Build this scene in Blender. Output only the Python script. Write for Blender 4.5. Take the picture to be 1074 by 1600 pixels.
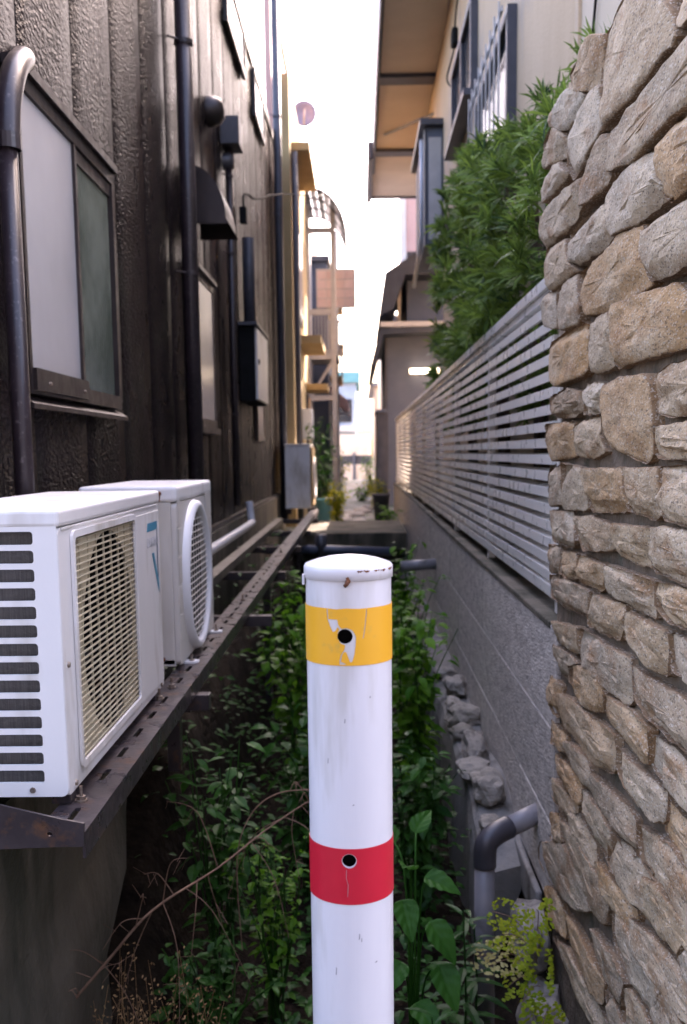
import bpy, bmesh, math, random
from mathutils import Vector, Matrix, noise

scene = bpy.context.scene
for _o in list(bpy.data.objects):
    bpy.data.objects.remove(_o)
COL = scene.collection
R = math.radians

# ------------------------------------------------------------------ camera
cam = bpy.data.cameras.new("camera")
cam.sensor_fit = 'VERTICAL'
cam.sensor_height = 36.0
cam.lens = 36.0
cam.shift_y = 113.0 / 1600.0
cam.clip_start = 0.05
cam.clip_end = 2000.0
cam.dof.use_dof = True
cam.dof.focus_distance = 1.75
cam.dof.aperture_fstop = 6.0
camo = bpy.data.objects.new("camera", cam)
COL.objects.link(camo)
camo.matrix_world = Matrix(((0.99981, 0.01012, 0.01692, 0.0),
                            (0.0155, 0.12768, -0.99169, 0.0),
                            (-0.01219, 0.99176, 0.1275, 1.3),
                            (0, 0, 0, 1)))
scene.camera = camo

# ------------------------------------------------------------------ sky and sun
SUN_EL, SUN_AZ = R(38), R(33)
world = bpy.data.worlds.new("World")
scene.world = world
world.use_nodes = True
wn = world.node_tree
sky = wn.nodes.new('ShaderNodeTexSky')
sky.sky_type = 'NISHITA'
sky.sun_disc = False
sky.sun_elevation = SUN_EL
sky.sun_rotation = SUN_AZ
sky.air_density = 1.2
sky.dust_density = 6.0
sky.ozone_density = 1.0
wn.links.new(sky.outputs[0], wn.nodes['Background'].inputs[0])
wn.nodes['Background'].inputs[1].default_value = 0.15
sun = bpy.data.lights.new("sun", 'SUN')
sun.energy = 3.6
sun.angle = R(0.55)
sun.color = (1.0, 0.90, 0.76)
suno = bpy.data.objects.new("sun", sun)
COL.objects.link(suno)
sdir = Vector((math.sin(SUN_AZ) * math.cos(SUN_EL), math.cos(SUN_AZ) * math.cos(SUN_EL), math.sin(SUN_EL)))
suno.rotation_euler = sdir.to_track_quat('Z', 'Y').to_euler()
suno.location = (5, 5, 20)
vs = scene.view_settings
vs.view_transform = 'Standard'
vs.look = 'None'
vs.gamma = 1.0
vs.use_curve_mapping = False
vs.exposure = 3.15
vs.use_white_balance = True
vs.white_balance_temperature = 6650
vs.white_balance_tint = 25

# ------------------------------------------------------------------ materials
def M(name, c1, c2=None, scale=6.0, rough=0.6, bump=0.0, bscale=60.0, metal=0.0, detail=4.0,
      c3=None, c3scale=25.0, c3amt=0.5, spec=0.5, stretch=(1, 1, 1), bdist=0.004, rvar=0.0, emit=None, island=0.0, rand=0.0, coat=0.0, bstretch=(1, 1, 1), matte=0.0):
    m = bpy.data.materials.new(name)
    m.use_nodes = True
    nt = m.node_tree
    N, L = nt.nodes, nt.links
    p = N['Principled BSDF']
    p.inputs['Roughness'].default_value = rough
    p.inputs['Metallic'].default_value = metal
    p.inputs['Specular IOR Level'].default_value = spec
    p.inputs['Coat Weight'].default_value = coat
    tc = N.new('ShaderNodeTexCoord')
    oi = N.new('ShaderNodeObjectInfo')
    mp = N.new('ShaderNodeMapping')
    mp.inputs['Scale'].default_value = stretch
    L.new(tc.outputs['Object'], mp.inputs[0])
    ad = N.new('ShaderNodeVectorMath'); ad.operation = 'ADD'
    sc = N.new('ShaderNodeMath'); sc.operation = 'MULTIPLY'; sc.inputs[1].default_value = 17.0
    L.new(oi.outputs['Random'], sc.inputs[0])
    L.new(mp.outputs[0], ad.inputs[0]); L.new(sc.outputs[0], ad.inputs[1])
    V = ad.outputs[0]
    def nz(s, d=detail, r=0.6):
        n = N.new('ShaderNodeTexNoise'); n.inputs['Scale'].default_value = s
        n.inputs['Detail'].default_value = d; n.inputs['Roughness'].default_value = r
        L.new(V, n.inputs['Vector']); return n.outputs['Fac']
    def ramp(src, a, b, lo, hi):
        r = N.new('ShaderNodeValToRGB')
        r.color_ramp.elements[0].position = a; r.color_ramp.elements[1].position = b
        r.color_ramp.elements[0].color = (*lo, 1); r.color_ramp.elements[1].color = (*hi, 1)
        L.new(src, r.inputs[0]); return r.outputs[0]
    def mix(fac, a, b):
        x = N.new('ShaderNodeMix'); x.data_type = 'RGBA'
        if isinstance(fac, float): x.inputs[0].default_value = fac
        else: L.new(fac, x.inputs[0])
        for i, v in ((6, a), (7, b)):
            if isinstance(v, tuple): x.inputs[i].default_value = (*v, 1)
            else: L.new(v, x.inputs[i])
        return x.outputs[2]
    col = ramp(nz(scale), 0.35, 0.65, c1, c2 or c1)
    if c3:
        f = N.new('ShaderNodeMapRange'); f.inputs[1].default_value = 0.62 - 0.3 * c3amt; f.inputs[2].default_value = 0.72 - 0.3 * c3amt + 0.06
        L.new(nz(c3scale), f.inputs[0])
        col = mix(f.outputs[0], col, c3)
    if rand or island:
        h = N.new('ShaderNodeHueSaturation')
        src = oi.outputs['Random']
        amt = rand
        if island:
            g = N.new('ShaderNodeNewGeometry'); src = g.outputs['Random Per Island']; amt = island
        mr = N.new('ShaderNodeMapRange'); mr.inputs[3].default_value = 1 - amt; mr.inputs[4].default_value = 1 + amt
        L.new(src, mr.inputs[0]); L.new(mr.outputs[0], h.inputs['Value'])
        L.new(col, h.inputs['Color']); col = h.outputs[0]
    L.new(col, p.inputs['Base Color'])
    if rvar:
        mr = N.new('ShaderNodeMapRange'); mr.inputs[3].default_value = max(0.02, rough - rvar); mr.inputs[4].default_value = min(1, rough + rvar)
        mr.inputs[1].default_value = 0.3; mr.inputs[2].default_value = 0.7
        L.new(nz(scale * 2.3), mr.inputs[0]); L.new(mr.outputs[0], p.inputs['Roughness'])
    if bump:
        b = N.new('ShaderNodeBump'); b.inputs['Strength'].default_value = bump; b.inputs['Distance'].default_value = bdist
        
        bn = N.new('ShaderNodeTexNoise'); bn.inputs['Scale'].default_value = bscale; bn.inputs['Detail'].default_value = 2.5; bn.inputs['Roughness'].default_value = .5
        ba = N.new('ShaderNodeVectorMath'); ba.operation = 'ADD'; bmp = N.new('ShaderNodeMapping'); bmp.inputs['Scale'].default_value = bstretch; L.new(tc.outputs['Object'], bmp.inputs[0]); L.new(bmp.outputs[0], ba.inputs[0]); L.new(sc.outputs[0], ba.inputs[1]); L.new(ba.outputs[0], bn.inputs['Vector'])
        L.new(bn.outputs['Fac'], b.inputs['Height']); L.new(b.outputs[0], p.inputs['Normal'])
    if matte:                                   # diffuse share mixed in to weaken the reflections
        df = N.new('ShaderNodeBsdfDiffuse'); L.new(col, df.inputs['Color'])
        mx = N.new('ShaderNodeMixShader'); mx.inputs[0].default_value = matte
        L.new(p.outputs[0], mx.inputs[1]); L.new(df.outputs[0], mx.inputs[2]); L.new(mx.outputs[0], N['Material Output'].inputs[0])
    if emit:
        p.inputs['Emission Color'].default_value = (*emit[0], 1); p.inputs['Emission Strength'].default_value = emit[1]
    return m

def leafmat(name, a, b, trans=0.35, rough=0.45):
    m = bpy.data.materials.new(name); m.use_nodes = True
    nt = m.node_tree; N, L = nt.nodes, nt.links
    p = N['Principled BSDF']; p.inputs['Roughness'].default_value = rough; p.inputs['Specular IOR Level'].default_value = .22
    out = N['Material Output']
    g = N.new('ShaderNodeNewGeometry')
    r = N.new('ShaderNodeValToRGB'); r.color_ramp.elements[0].color = (*a, 1); r.color_ramp.elements[1].color = (*b, 1)
    tc = N.new('ShaderNodeTexCoord'); nz = N.new('ShaderNodeTexNoise'); nz.inputs['Scale'].default_value = 5.0
    L.new(tc.outputs['Object'], nz.inputs['Vector'])
    ma = N.new('ShaderNodeMath'); ma.operation = 'MULTIPLY_ADD'; ma.inputs[1].default_value = 0.55
    mb_ = N.new('ShaderNodeMath'); mb_.operation = 'MULTIPLY_ADD'; mb_.inputs[1].default_value = 1.4; mb_.inputs[2].default_value = -0.47
    L.new(nz.outputs['Fac'], mb_.inputs[0])
    L.new(g.outputs['Random Per Island'], ma.inputs[0]); L.new(mb_.outputs[0], ma.inputs[2])
    L.new(ma.outputs[0], r.inputs[0]); L.new(r.outputs[0], p.inputs['Base Color'])
    t = N.new('ShaderNodeBsdfTranslucent'); L.new(r.outputs[0], t.inputs[0])
    mx = N.new('ShaderNodeMixShader'); mx.inputs[0].default_value = trans
    L.new(p.outputs[0], mx.inputs[1]); L.new(t.outputs[0], mx.inputs[2]); L.new(mx.outputs[0], out.inputs[0])
    return m

def stone_material():
    m = bpy.data.materials.new("hewn_granite"); m.use_nodes = True
    nt = m.node_tree; N, L = nt.nodes, nt.links
    p = N['Principled BSDF']; p.inputs['Roughness'].default_value = 0.9; p.inputs['Specular IOR Level'].default_value = 0.25
    tc = N.new('ShaderNodeTexCoord'); oi = N.new('ShaderNodeObjectInfo')
    smp = N.new('ShaderNodeMapping'); smp.inputs['Scale'].default_value = (1, .5, 1); L.new(tc.outputs['Object'], smp.inputs[0])
    V = smp.outputs[0]
    def nz(s, d=4.0, r=0.6):
        n = N.new('ShaderNodeTexNoise'); n.inputs['Scale'].default_value = s; n.inputs['Detail'].default_value = d
        n.inputs['Roughness'].default_value = r; L.new(V, n.inputs['Vector']); return n.outputs['Fac']
    def mr(src, a, b, c=0.0, d=1.0):
        x = N.new('ShaderNodeMapRange'); x.inputs[1].default_value = a; x.inputs[2].default_value = b
        x.inputs[3].default_value = c; x.inputs[4].default_value = d; L.new(src, x.inputs[0]); return x.outputs[0]
    def mix(fac, a, b, mode='MIX'):
        x = N.new('ShaderNodeMix'); x.data_type = 'RGBA'; x.blend_type = mode
        if isinstance(fac, float): x.inputs[0].default_value = fac
        else: L.new(fac, x.inputs[0])
        for i, v in ((6, a), (7, b)):
            if isinstance(v, tuple): x.inputs[i].default_value = (*v, 1)
            else: L.new(v, x.inputs[i])
        return x.outputs[2]
    r = N.new('ShaderNodeValToRGB'); cr = r.color_ramp; cr.interpolation = 'LINEAR'
    cols = [(0.0, (.42, .335, .24)), (.18, (.48, .345, .205)), (.34, (.30, .21, .13)), (.5, (.55, .46, .34)), (.66, (.47, .28, .125)), (.82, (.36, .275, .185)), (1.0, (.51, .395, .265))]
    cr.elements[0].position = 0; cr.elements[0].color = (*cols[0][1], 1)
    cr.elements[1].position = 1; cr.elements[1].color = (*cols[-1][1], 1)
    for pos, c in cols[1:-1]:
        e = cr.elements.new(pos); e.color = (*c, 1)
    L.new(oi.outputs['Random'], r.inputs[0])
    base = r.outputs[0]
    base = mix(mr(nz(9, 5), .46, .66, 0, .7), base, (.60, .47, .315))          # pale faces
    base = mix(mr(nz(14, 6), .52, .68, 0, .8), base, (.30, .165, .075))  # iron-brown stain
    base = mix(mr(nz(5.5, 4), .58, .72, 0, .6), base, (.22, .185, .13))  # grey-green weathering
    at = N.new('ShaderNodeAttribute'); at.attribute_name = 'rim'
    base = mix(mr(at.outputs['Fac'], .35, 1.0, 0, .8), base, (.17, .095, .045))  # brown crust along the broken edges
    v = N.new('ShaderNodeTexVoronoi'); v.inputs['Scale'].default_value = 330; L.new(V, v.inputs['Vector'])
    sp = N.new('ShaderNodeSeparateColor'); L.new(v.outputs['Color'], sp.inputs[0])
    base = mix(mr(sp.outputs[0], .86, .92, 0, .6), base, (.09, .075, .06))    # dark mica grains
    base = mix(mr(sp.outputs[1], .82, .90, 0, .4), base, (.66, .60, .50))     # light feldspar grains
    L.new(base, p.inputs['Base Color'])
    b1 = N.new('ShaderNodeBump'); b1.inputs['Strength'].default_value = 0.9; b1.inputs['Distance'].default_value = 0.009; L.new(nz(38, 6, .65), b1.inputs['Height'])
    b2 = N.new('ShaderNodeBump'); b2.inputs['Strength'].default_value = 0.6; b2.inputs['Distance'].default_value = 0.0022; L.new(nz(220, 3), b2.inputs['Height'])
    L.new(b1.outputs[0], b2.inputs['Normal']); L.new(b2.outputs[0], p.inputs['Normal'])
    return m

# ------------------------------------------------------------------ mesh helpers
class MB:
    def __init__(self):
        self.v = []; self.f = []
    def add(self, vs, fs):
        n = len(self.v)
        self.v += [tuple(v) for v in vs]
        self.f += [tuple(i + n for i in f) for f in fs]
        return self
    def box(self, x0, x1, y0, y1, z0, z1):
        return self.add([(x0, y0, z0), (x1, y0, z0), (x1, y1, z0), (x0, y1, z0), (x0, y0, z1), (x1, y0, z1), (x1, y1, z1), (x0, y1, z1)],
                        [(0, 3, 2, 1), (4, 5, 6, 7), (0, 1, 5, 4), (1, 2, 6, 5), (2, 3, 7, 6), (3, 0, 4, 7)])
    def tube(self, pts, rad, n=12, caps=True):
        pts = [Vector(p) for p in pts]
        if not isinstance(rad, (list, tuple)):
            rad = [rad] * len(pts)
        base = len(self.v)
        t0 = (pts[1] - pts[0]).normalized()
        up = Vector((0, 0, 1)) if abs(t0.z) < 0.9 else Vector((0, 1, 0))
        u = t0.cross(up).normalized()
        for i, p in enumerate(pts):
            if i == 0: t = pts[1] - pts[0]
            elif i == len(pts) - 1: t = pts[i] - pts[i - 1]
            else: t = (pts[i + 1] - pts[i]).normalized() + (pts[i] - pts[i - 1]).normalized()
            t.normalize()
            u = (u - t * u.dot(t)).normalized()
            w = t.cross(u)
            for k in range(n):
                a = 2 * math.pi * k / n
                self.v.append(tuple(p + (u * math.cos(a) + w * math.sin(a)) * rad[i]))
        for i in range(len(pts) - 1):
            for k in range(n):
                a = base + i * n + k; b = base + i * n + (k + 1) % n
                self.f.append((a, b, b + n, a + n))
        if caps:
            self.f.append(tuple(base + k for k in range(n))[::-1])
            self.f.append(tuple(base + (len(pts) - 1) * n + k for k in range(n)))
        return self
    def lathe(self, prof, c, n=48, axis='Z'):
        base = len(self.v)
        for r, h in prof:
            for k in range(n):
                a = 2 * math.pi * k / n
                x, y = r * math.cos(a), r * math.sin(a)
                if axis == 'Z': q = (c[0] + x, c[1] + y, c[2] + h)
                elif axis == 'X': q = (c[0] + h, c[1] + x, c[2] + y)
                else: q = (c[0] + x, c[1] + h, c[2] + y)
                self.v.append(q)
        for i in range(len(prof) - 1):
            for k in range(n):
                a = base + i * n + k; b = base + i * n + (k + 1) % n
                self.f.append((a, b, b + n, a + n))
        return self
    def build(self, name, mat, parent=None, smooth=False):
        me = bpy.data.meshes.new(name)
        me.from_pydata(self.v, [], self.f)
        bm = bmesh.new(); bm.from_mesh(me)
        bmesh.ops.recalc_face_normals(bm, faces=bm.faces)
        bm.to_mesh(me); bm.free()
        return link(name, me, mat, parent, smooth)

def link(name, me, mat, parent=None, smooth=False):
    me.materials.append(mat)
    o = bpy.data.objects.new(name, me)
    COL.objects.link(o)
    if smooth:
        for p in me.polygons: p.use_smooth = True
    if parent is not None: adopt(o, parent)
    return o

def adopt(o, parent):
    root = parent
    t = Vector((0, 0, 0))
    while root is not None:
        t += root.location
        root = root.parent
    if parent.parent is not None and parent.type == 'MESH':
        o.parent = parent                       # sub-part: parent mesh already sits in world coordinates
    else:
        o.parent = parent
        o.matrix_parent_inverse = Matrix.Translation(-parent.location)

def thing(name, label, cat, loc=(0, 0, 0), group=None):
    o = bpy.data.objects.new(name, None)
    o.empty_display_size = 0.1
    COL.objects.link(o)
    o.location = loc
    return tag(o, label, cat, group)

def tag(o, label, cat, group=None):
    o['label'] = label; o['category'] = cat
    if group: o['group'] = group
    return o

def struct(o):
    o['kind'] = 'structure'; return o

def boxo(name, mat, parent, x0, x1, y0, y1, z0, z1, bev=0.0, seg=2):
    mb = MB().box(x0, x1, y0, y1, z0, z1)
    if not bev:
        return mb.build(name, mat, parent)
    me = bpy.data.meshes.new(name); me.from_pydata(mb.v, [], mb.f)
    bm = bmesh.new(); bm.from_mesh(me)
    bmesh.ops.recalc_face_normals(bm, faces=bm.faces)
    bmesh.ops.bevel(bm, geom=bm.edges[:], offset=bev, segments=seg, affect='EDGES', profile=0.5)
    bm.to_mesh(me); bm.free()
    return link(name, me, mat, parent, False)

def rrect(a0, a1, b0, b1, r, n=4):
    pts = []
    for cx_, cy_, s in ((a1 - r, b1 - r, 0), (a0 + r, b1 - r, 1), (a0 + r, b0 + r, 2), (a1 - r, b0 + r, 3)):
        for k in range(n + 1):
            a = (s + k / n) * math.pi / 2
            pts.append((cx_ + r * math.cos(a), cy_ + r * math.sin(a)))
    return pts

def circ(ca, cb, r, n=40):
    return [(ca + r * math.cos(2 * math.pi * k / n), cb + r * math.sin(2 * math.pi * k / n)) for k in range(n)]

def plate_bm(outer, holes, t):
    """Flat plate with real holes: loops in (a, b), thickness 0..t along c."""
    bm = bmesh.new()
    edges = []
    for loop in [outer] + list(holes):
        vs_ = [bm.verts.new((a, b, 0)) for a, b in loop]
        for i in range(len(vs_)):
            edges.append(bm.edges.new((vs_[i], vs_[(i + 1) % len(vs_)])))
    bmesh.ops.triangle_fill(bm, use_beauty=True, edges=edges)
    r = bmesh.ops.extrude_face_region(bm, geom=bm.faces[:])
    bmesh.ops.translate(bm, verts=[g for g in r['geom'] if isinstance(g, bmesh.types.BMVert)], vec=(0, 0, t))
    bmesh.ops.recalc_face_normals(bm, faces=bm.faces[:])
    return bm

def plate(name, mat, parent, outer, holes, axis, c0, t):
    """axis: 'X' -> (a,b,c)=(y,z,x); 'Y' -> (x,z,y); 'Z' -> (x,y,z)"""
    bm = plate_bm(outer, holes, t)
    for v in bm.verts:
        a, b, c = v.co
        v.co = {'X': (c0 + c, a, b), 'Y': (a, c0 + c, b), 'Z': (a, b, c0 + c)}[axis]
    bmesh.ops.recalc_face_normals(bm, faces=bm.faces[:])
    me = bpy.data.meshes.new(name); bm.to_mesh(me); bm.free()
    return link(name, me, mat, parent)

def copy_thing(root, loc):
    c = root.copy(); COL.objects.link(c); c.location = loc
    for ch in root.children:
        d = ch.copy(); COL.objects.link(d); d.parent = c
        d.matrix_parent_inverse = ch.matrix_parent_inverse.copy()
        for g in ch.children:
            e = g.copy(); COL.objects.link(e); e.parent = d
    return c

def curve_pts(pts, n=6):
    """Catmull-Rom through points"""
    P = [Vector(p) for p in pts]; out = []
    for i in range(len(P) - 1):
        a = P[max(i - 1, 0)]; b = P[i]; c = P[i + 1]; d = P[min(i + 2, len(P) - 1)]
        for k in range(n):
            t = k / n
            out.append(0.5 * ((2 * b) + (c - a) * t + (2 * a - 5 * b + 4 * c - d) * t * t + (3 * b - a - 3 * c + d) * t ** 3))
    out.append(P[-1])
    return out

def leaf(mb, base, d, n, L, W, bend=0.3, fold=0.25):
    d = d.normalized()
    s = d.cross(n)
    if s.length < 1e-4: s = d.orthogonal()
    s.normalize(); n = s.cross(d).normalized()
    rows = ((0.0, 0.0), (0.28, 0.85), (0.55, 1.0), (0.8, 0.55), (1.0, 0.0))
    vs_ = []; idx = []
    for t, w in rows:
        c = base + d * (L * t) - n * (bend * L * t * t)
        if w == 0.0:
            idx.append((len(vs_),)); vs_.append(c)
        else:
            e = s * (W * 0.5 * w); u = n * (fold * W * 0.5 * w)
            idx.append((len(vs_), len(vs_) + 1, len(vs_) + 2)); vs_ += [c - e + u, c, c + e + u]
    fs = []
    for a, b in zip(idx, idx[1:]):
        if len(a) == 1: fs += [(a[0], b[1], b[0]), (a[0], b[2], b[1])]
        elif len(b) == 1: fs += [(a[0], a[1], b[0]), (a[1], a[2], b[0])]
        else: fs += [(a[0], a[1], b[1], b[0]), (a[1], a[2], b[2], b[1])]
    mb.add(vs_, fs)

# ------------------------------------------------------------------ material library
m_siding = M("brown_black_siding", (.009, .0062, .007), (.017, .012, .012), scale=2.2, rough=.30, bump=1.0, bscale=78, bdist=.013, spec=.22, rvar=.05, matte=.56, bstretch=(1, .45, 1),
             c3=(.026, .023, .018), c3scale=2.0, c3amt=.2)
m_frame = M("bronze_aluminium", (.030, .022, .021), (.046, .035, .033), scale=8, rough=.4, metal=.4, rvar=.1)
m_pvcbrown = M("brown_pvc", (.018, .012, .015), (.030, .020, .023), scale=10, rough=.34, bump=.15, bscale=30, c3=(.11, .09, .09), c3scale=60, c3amt=.12)
m_frost = M("frosted_glass", (.34, .33, .335), (.42, .405, .41), scale=1.2, rough=.22, spec=.5)
m_reed = M("reeded_glass", (.07, .08, .062), (.16, .17, .135), scale=3, rough=.16, spec=.9)
m_darkglass = M("dark_glass", (.012, .016, .022), (.022, .027, .034), scale=1, rough=.12, spec=.25, matte=.45)
m_conc = M("old_concrete", (.15, .14, .125), (.25, .235, .215), scale=3.5, rough=.92, bump=.8, bscale=45, bdist=.006, c3=(.07, .062, .048), c3scale=5, c3amt=.45, stretch=(1, 1, .4))
m_conc_dark = M("stained_concrete", (.085, .070, .048), (.16, .135, .10), scale=2.6, rough=.93, bump=.8, bscale=40, bdist=.006, c3=(.045, .042, .026), c3scale=3.2, c3amt=.6, stretch=(1, 1, .35))
m_block = M("exposed_aggregate_block", (.40, .355, .31), (.62, .56, .495), scale=34, rough=.9, bump=.9, bscale=130, bdist=.005, c3=(.12, .11, .105), c3scale=70, c3amt=.14, rand=.10, stretch=(1, .3, 1), bstretch=(1, .3, 1))
m_soil = M("damp_soil", (.010, .007, .005), (.028, .020, .013), scale=7, rough=.96, spec=.1, bump=1, bscale=35, bdist=.02)
m_asphalt = M("asphalt", (.045, .045, .047), (.065, .064, .064), scale=4, rough=.9, bump=.4, bscale=150)
m_paleconc = M("pale_paving", (.20, .19, .17), (.30, .285, .26), scale=2.5, rough=.75, bump=.5, bscale=30, c3=(.07, .09, .03), c3scale=2.2, c3amt=.5)
m_acwhite = M("enamel_white", (.72, .71, .70), (.78, .77, .76), scale=3, rough=.38, bump=.08, bscale=60, c3=(.50, .47, .42), c3scale=6, c3amt=.30, stretch=(1, 1, .3))
m_accream = M("enamel_cream", (.56, .53, .48), (.62, .59, .54), scale=3, rough=.4, bump=.06, bscale=60, c3=(.44, .40, .33), c3scale=4, c3amt=.2, stretch=(1, 1, .3))
m_acgrille = M("aged_plastic", (.42, .37, .25), (.52, .47, .34), scale=5, rough=.5, c3=(.30, .25, .16), c3scale=14, c3amt=.3)
m_acback = M("aged_plate", (.50, .44, .31), (.58, .51, .38), scale=6, rough=.6, c3=(.16, .13, .09), c3scale=8, c3amt=.4)
m_black = M("black_plastic", (.005, .005, .0055), (.010, .010, .011), scale=8, rough=.85, spec=.2)
m_fin = M("condenser_fins", (.075, .07, .068), (.12, .112, .108), scale=60, rough=.55, metal=.3, stretch=(6, 6, .2), bump=.5, bscale=120)
m_ring = M("white_plastic", (.70, .70, .71), (.76, .76, .77), scale=4, rough=.35)
m_teal = M("teal_print", (.04, .26, .40), rough=.4)
m_navy = M("navy_print", (.05, .07, .14), rough=.4)
m_greyprint = M("grey_print", (.60, .61, .63), rough=.4)
m_rail = M("painted_steel", (.034, .027, .030), (.062, .050, .054), scale=9, rough=.34, metal=.35, bump=.25, bscale=50, c3=(.11, .055, .03), c3scale=22, c3amt=.22, rvar=.12)
m_railtan = M("galvanised_weathered", (.12, .105, .085), (.20, .18, .15), scale=7, rough=.5, metal=.4, c3=(.07, .05, .035), c3scale=12, c3amt=.35)
m_bolt = M("rusty_bolt", (.16, .11, .08), (.30, .26, .22), scale=60, rough=.5, metal=.6)
m_rust = M("rust", (.10, .035, .015), (.20, .075, .03), scale=60, rough=.9)
m_whitepipe = M("silver_tape_duct", (.48, .49, .53), (.58, .59, .63), scale=8, rough=.4)
m_greypvc = M("grey_pvc", (.20, .19, .20), (.26, .245, .255), scale=6, rough=.4, c3=(.12, .11, .10), c3scale=9, c3amt=.3)
m_darkpvc = M("dark_grey_pvc", (.045, .042, .05), (.07, .065, .075), scale=8, rough=.38)
m_mortar = M("brown_mortar", (.12, .088, .060), (.20, .15, .105), scale=12, rough=.95, bump=1, bscale=60, bdist=.008, c3=(.085, .08, .055), c3scale=7, c3amt=.35)
m_stone = stone_material()
m_alu = M("anodised_aluminium", (.78, .74, .68), (.84, .80, .74), scale=5, rough=.30, metal=.1, rvar=.06)
m_stucco = M("beige_stucco", (.52, .375, .235), (.58, .43, .28), scale=2.5, rough=.9, bump=.6, bscale=50, bdist=.006, c3=(.42, .34, .27), c3scale=2, c3amt=.3, stretch=(1, 1, .4))
m_soffit = M("brown_soffit", (.50, .42, .33), (.56, .475, .38), scale=2, rough=.7)
m_darkwood = M("dark_fascia", (.035, .036, .048), (.055, .055, .07), scale=6, rough=.5)
m_rooft = M("dark_roof", (.014, .018, .032), (.024, .029, .045), scale=8, rough=.5, bump=.3, bscale=30)
m_greywall = M("grey_siding", (.072, .085, .12), (.095, .108, .145), scale=3, rough=.7)
m_tan = M("tan_render", (.34, .24, .11), (.40, .285, .14), scale=3, rough=.85, bump=.3, bscale=40)
m_pink = M("salmon_cladding", (.52, .30, .25), (.58, .35, .30), scale=3, rough=.7)
m_palewall = M("pale_render", (.58, .52, .46), (.66, .60, .54), scale=3, rough=.85)
m_bluegrey = M("blue_grey_render", (.30, .36, .44), (.36, .42, .50), scale=2, rough=.8)
m_tealroof = M("teal_roof", (.10, .30, .33), (.14, .36, .38), scale=3, rough=.6)
m_steelgrey = M("grey_painted_steel", (.36, .34, .33), (.44, .42, .41), scale=5, rough=.55)
m_screen = M("screen_sheet", (.50, .36, .33), (.58, .44, .41), scale=3, rough=.5)
m_lav = M("polycarbonate", (.36, .38, .50), (.44, .46, .58), scale=3, rough=.35)
m_curtain = M("orange_curtain", (.55, .30, .12), (.62, .36, .16), scale=4, rough=.8)
m_dish = M("dish_white", (.17, .17, .24), (.21, .21, .28), scale=3, rough=.5)
m_rock = M("rubble", (.22, .195, .16), (.34, .305, .26), scale=10, rough=.92, bump=1, bscale=40, bdist=.01, c3=(.15, .13, .11), c3scale=14, c3amt=.4, rand=.15)
m_twig = M("dry_twig", (.17, .095, .06), (.26, .16, .105), scale=20, rough=.8)
m_drygrass = M("dry_grass", (.26, .15, .06), (.36, .22, .10), scale=30, rough=.8, island=.3)
m_bark = M("bark", (.07, .05, .035), (.12, .085, .06), scale=14, rough=.95, bump=1, bscale=50, bdist=.01)
m_leafd = leafmat("weed_leaf", (.012, .055, .010), (.050, .160, .022))
m_leafm = leafmat("vine_leaf", (.035, .14, .008), (.16, .36, .022), .5)
m_leafb = leafmat("broad_leaf", (.022, .105, .014), (.05, .175, .022), .4, .5)
m_leaflance = leafmat("lance_leaf", (.014, .065, .013), (.035, .110, .022), .35, .42)
m_needle = leafmat("yew_needle", (.014, .050, .020), (.25, .37, .055), .4, .5)
m_fern = leafmat("fern_leaflet", (.22, .34, .02), (.50, .54, .04), .4, .6)
m_fernpale = leafmat("fern_leaflet_pale", (.60, .56, .20), (.80, .74, .38), .4, .6)
m_lit = leafmat("sunny_shrub", (.24, .28, .02), (.50, .44, .03), .4, .6)  # sunlight put into the leaf colour as bright yellow

# ================================================================== THE SETTING
rng = random.Random(7)

def ditch_z(x, y):
    z = -.5
    if x < -.42:
        t = min(1, (-.42 - x) / .30)
        k = max(0, min(1, (y - 3.0) / .6))
        z += t * t * (.52 * k + .18)
    if y > 8.5: z = max(z, -.5 + min(1, (y - 8.5) / 3.0) * .55)
    z += .05 * noise.noise(Vector((x * 4, y * 4, 0))) + .02 * noise.noise(Vector((x * 14, y * 14, 3)))
    return z

mb = MB()
nx, ny = 36, 150
for j in range(ny + 1):
    for i in range(nx + 1):
        x = -1.0 + 1.62 * i / nx; y = 1.5 + 10.5 * j / ny
        mb.v.append((x, y, ditch_z(x, y)))
for j in range(ny):
    for i in range(nx):
        a = j * (nx + 1) + i
        mb.f.append((a, a + 1, a + nx + 2, a + nx + 1))
struct(mb.build('ditch_soil', m_soil, None, True))
struct(MB().add([(-300, -300, -.62), (300, -300, -.62), (300, 300, -.62), (-300, 300, -.62)], [(0, 1, 2, 3)]).build('ground', m_soil))
struct(MB().box(-30, 30, -30, 1.48, -.6, .30).build('street', m_asphalt))
struct(MB().box(-1.0, .62, 12.6, 40, -.4, .34).build('alley_path', m_paleconc))

# concrete slab bridging the ditch, with a utility pipe in front of it
sl = boxo('concrete_slab', m_conc_dark, None, -.72, .50, 10.9, 12.9, .26, .45, .012)
struct(sl)

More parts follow.
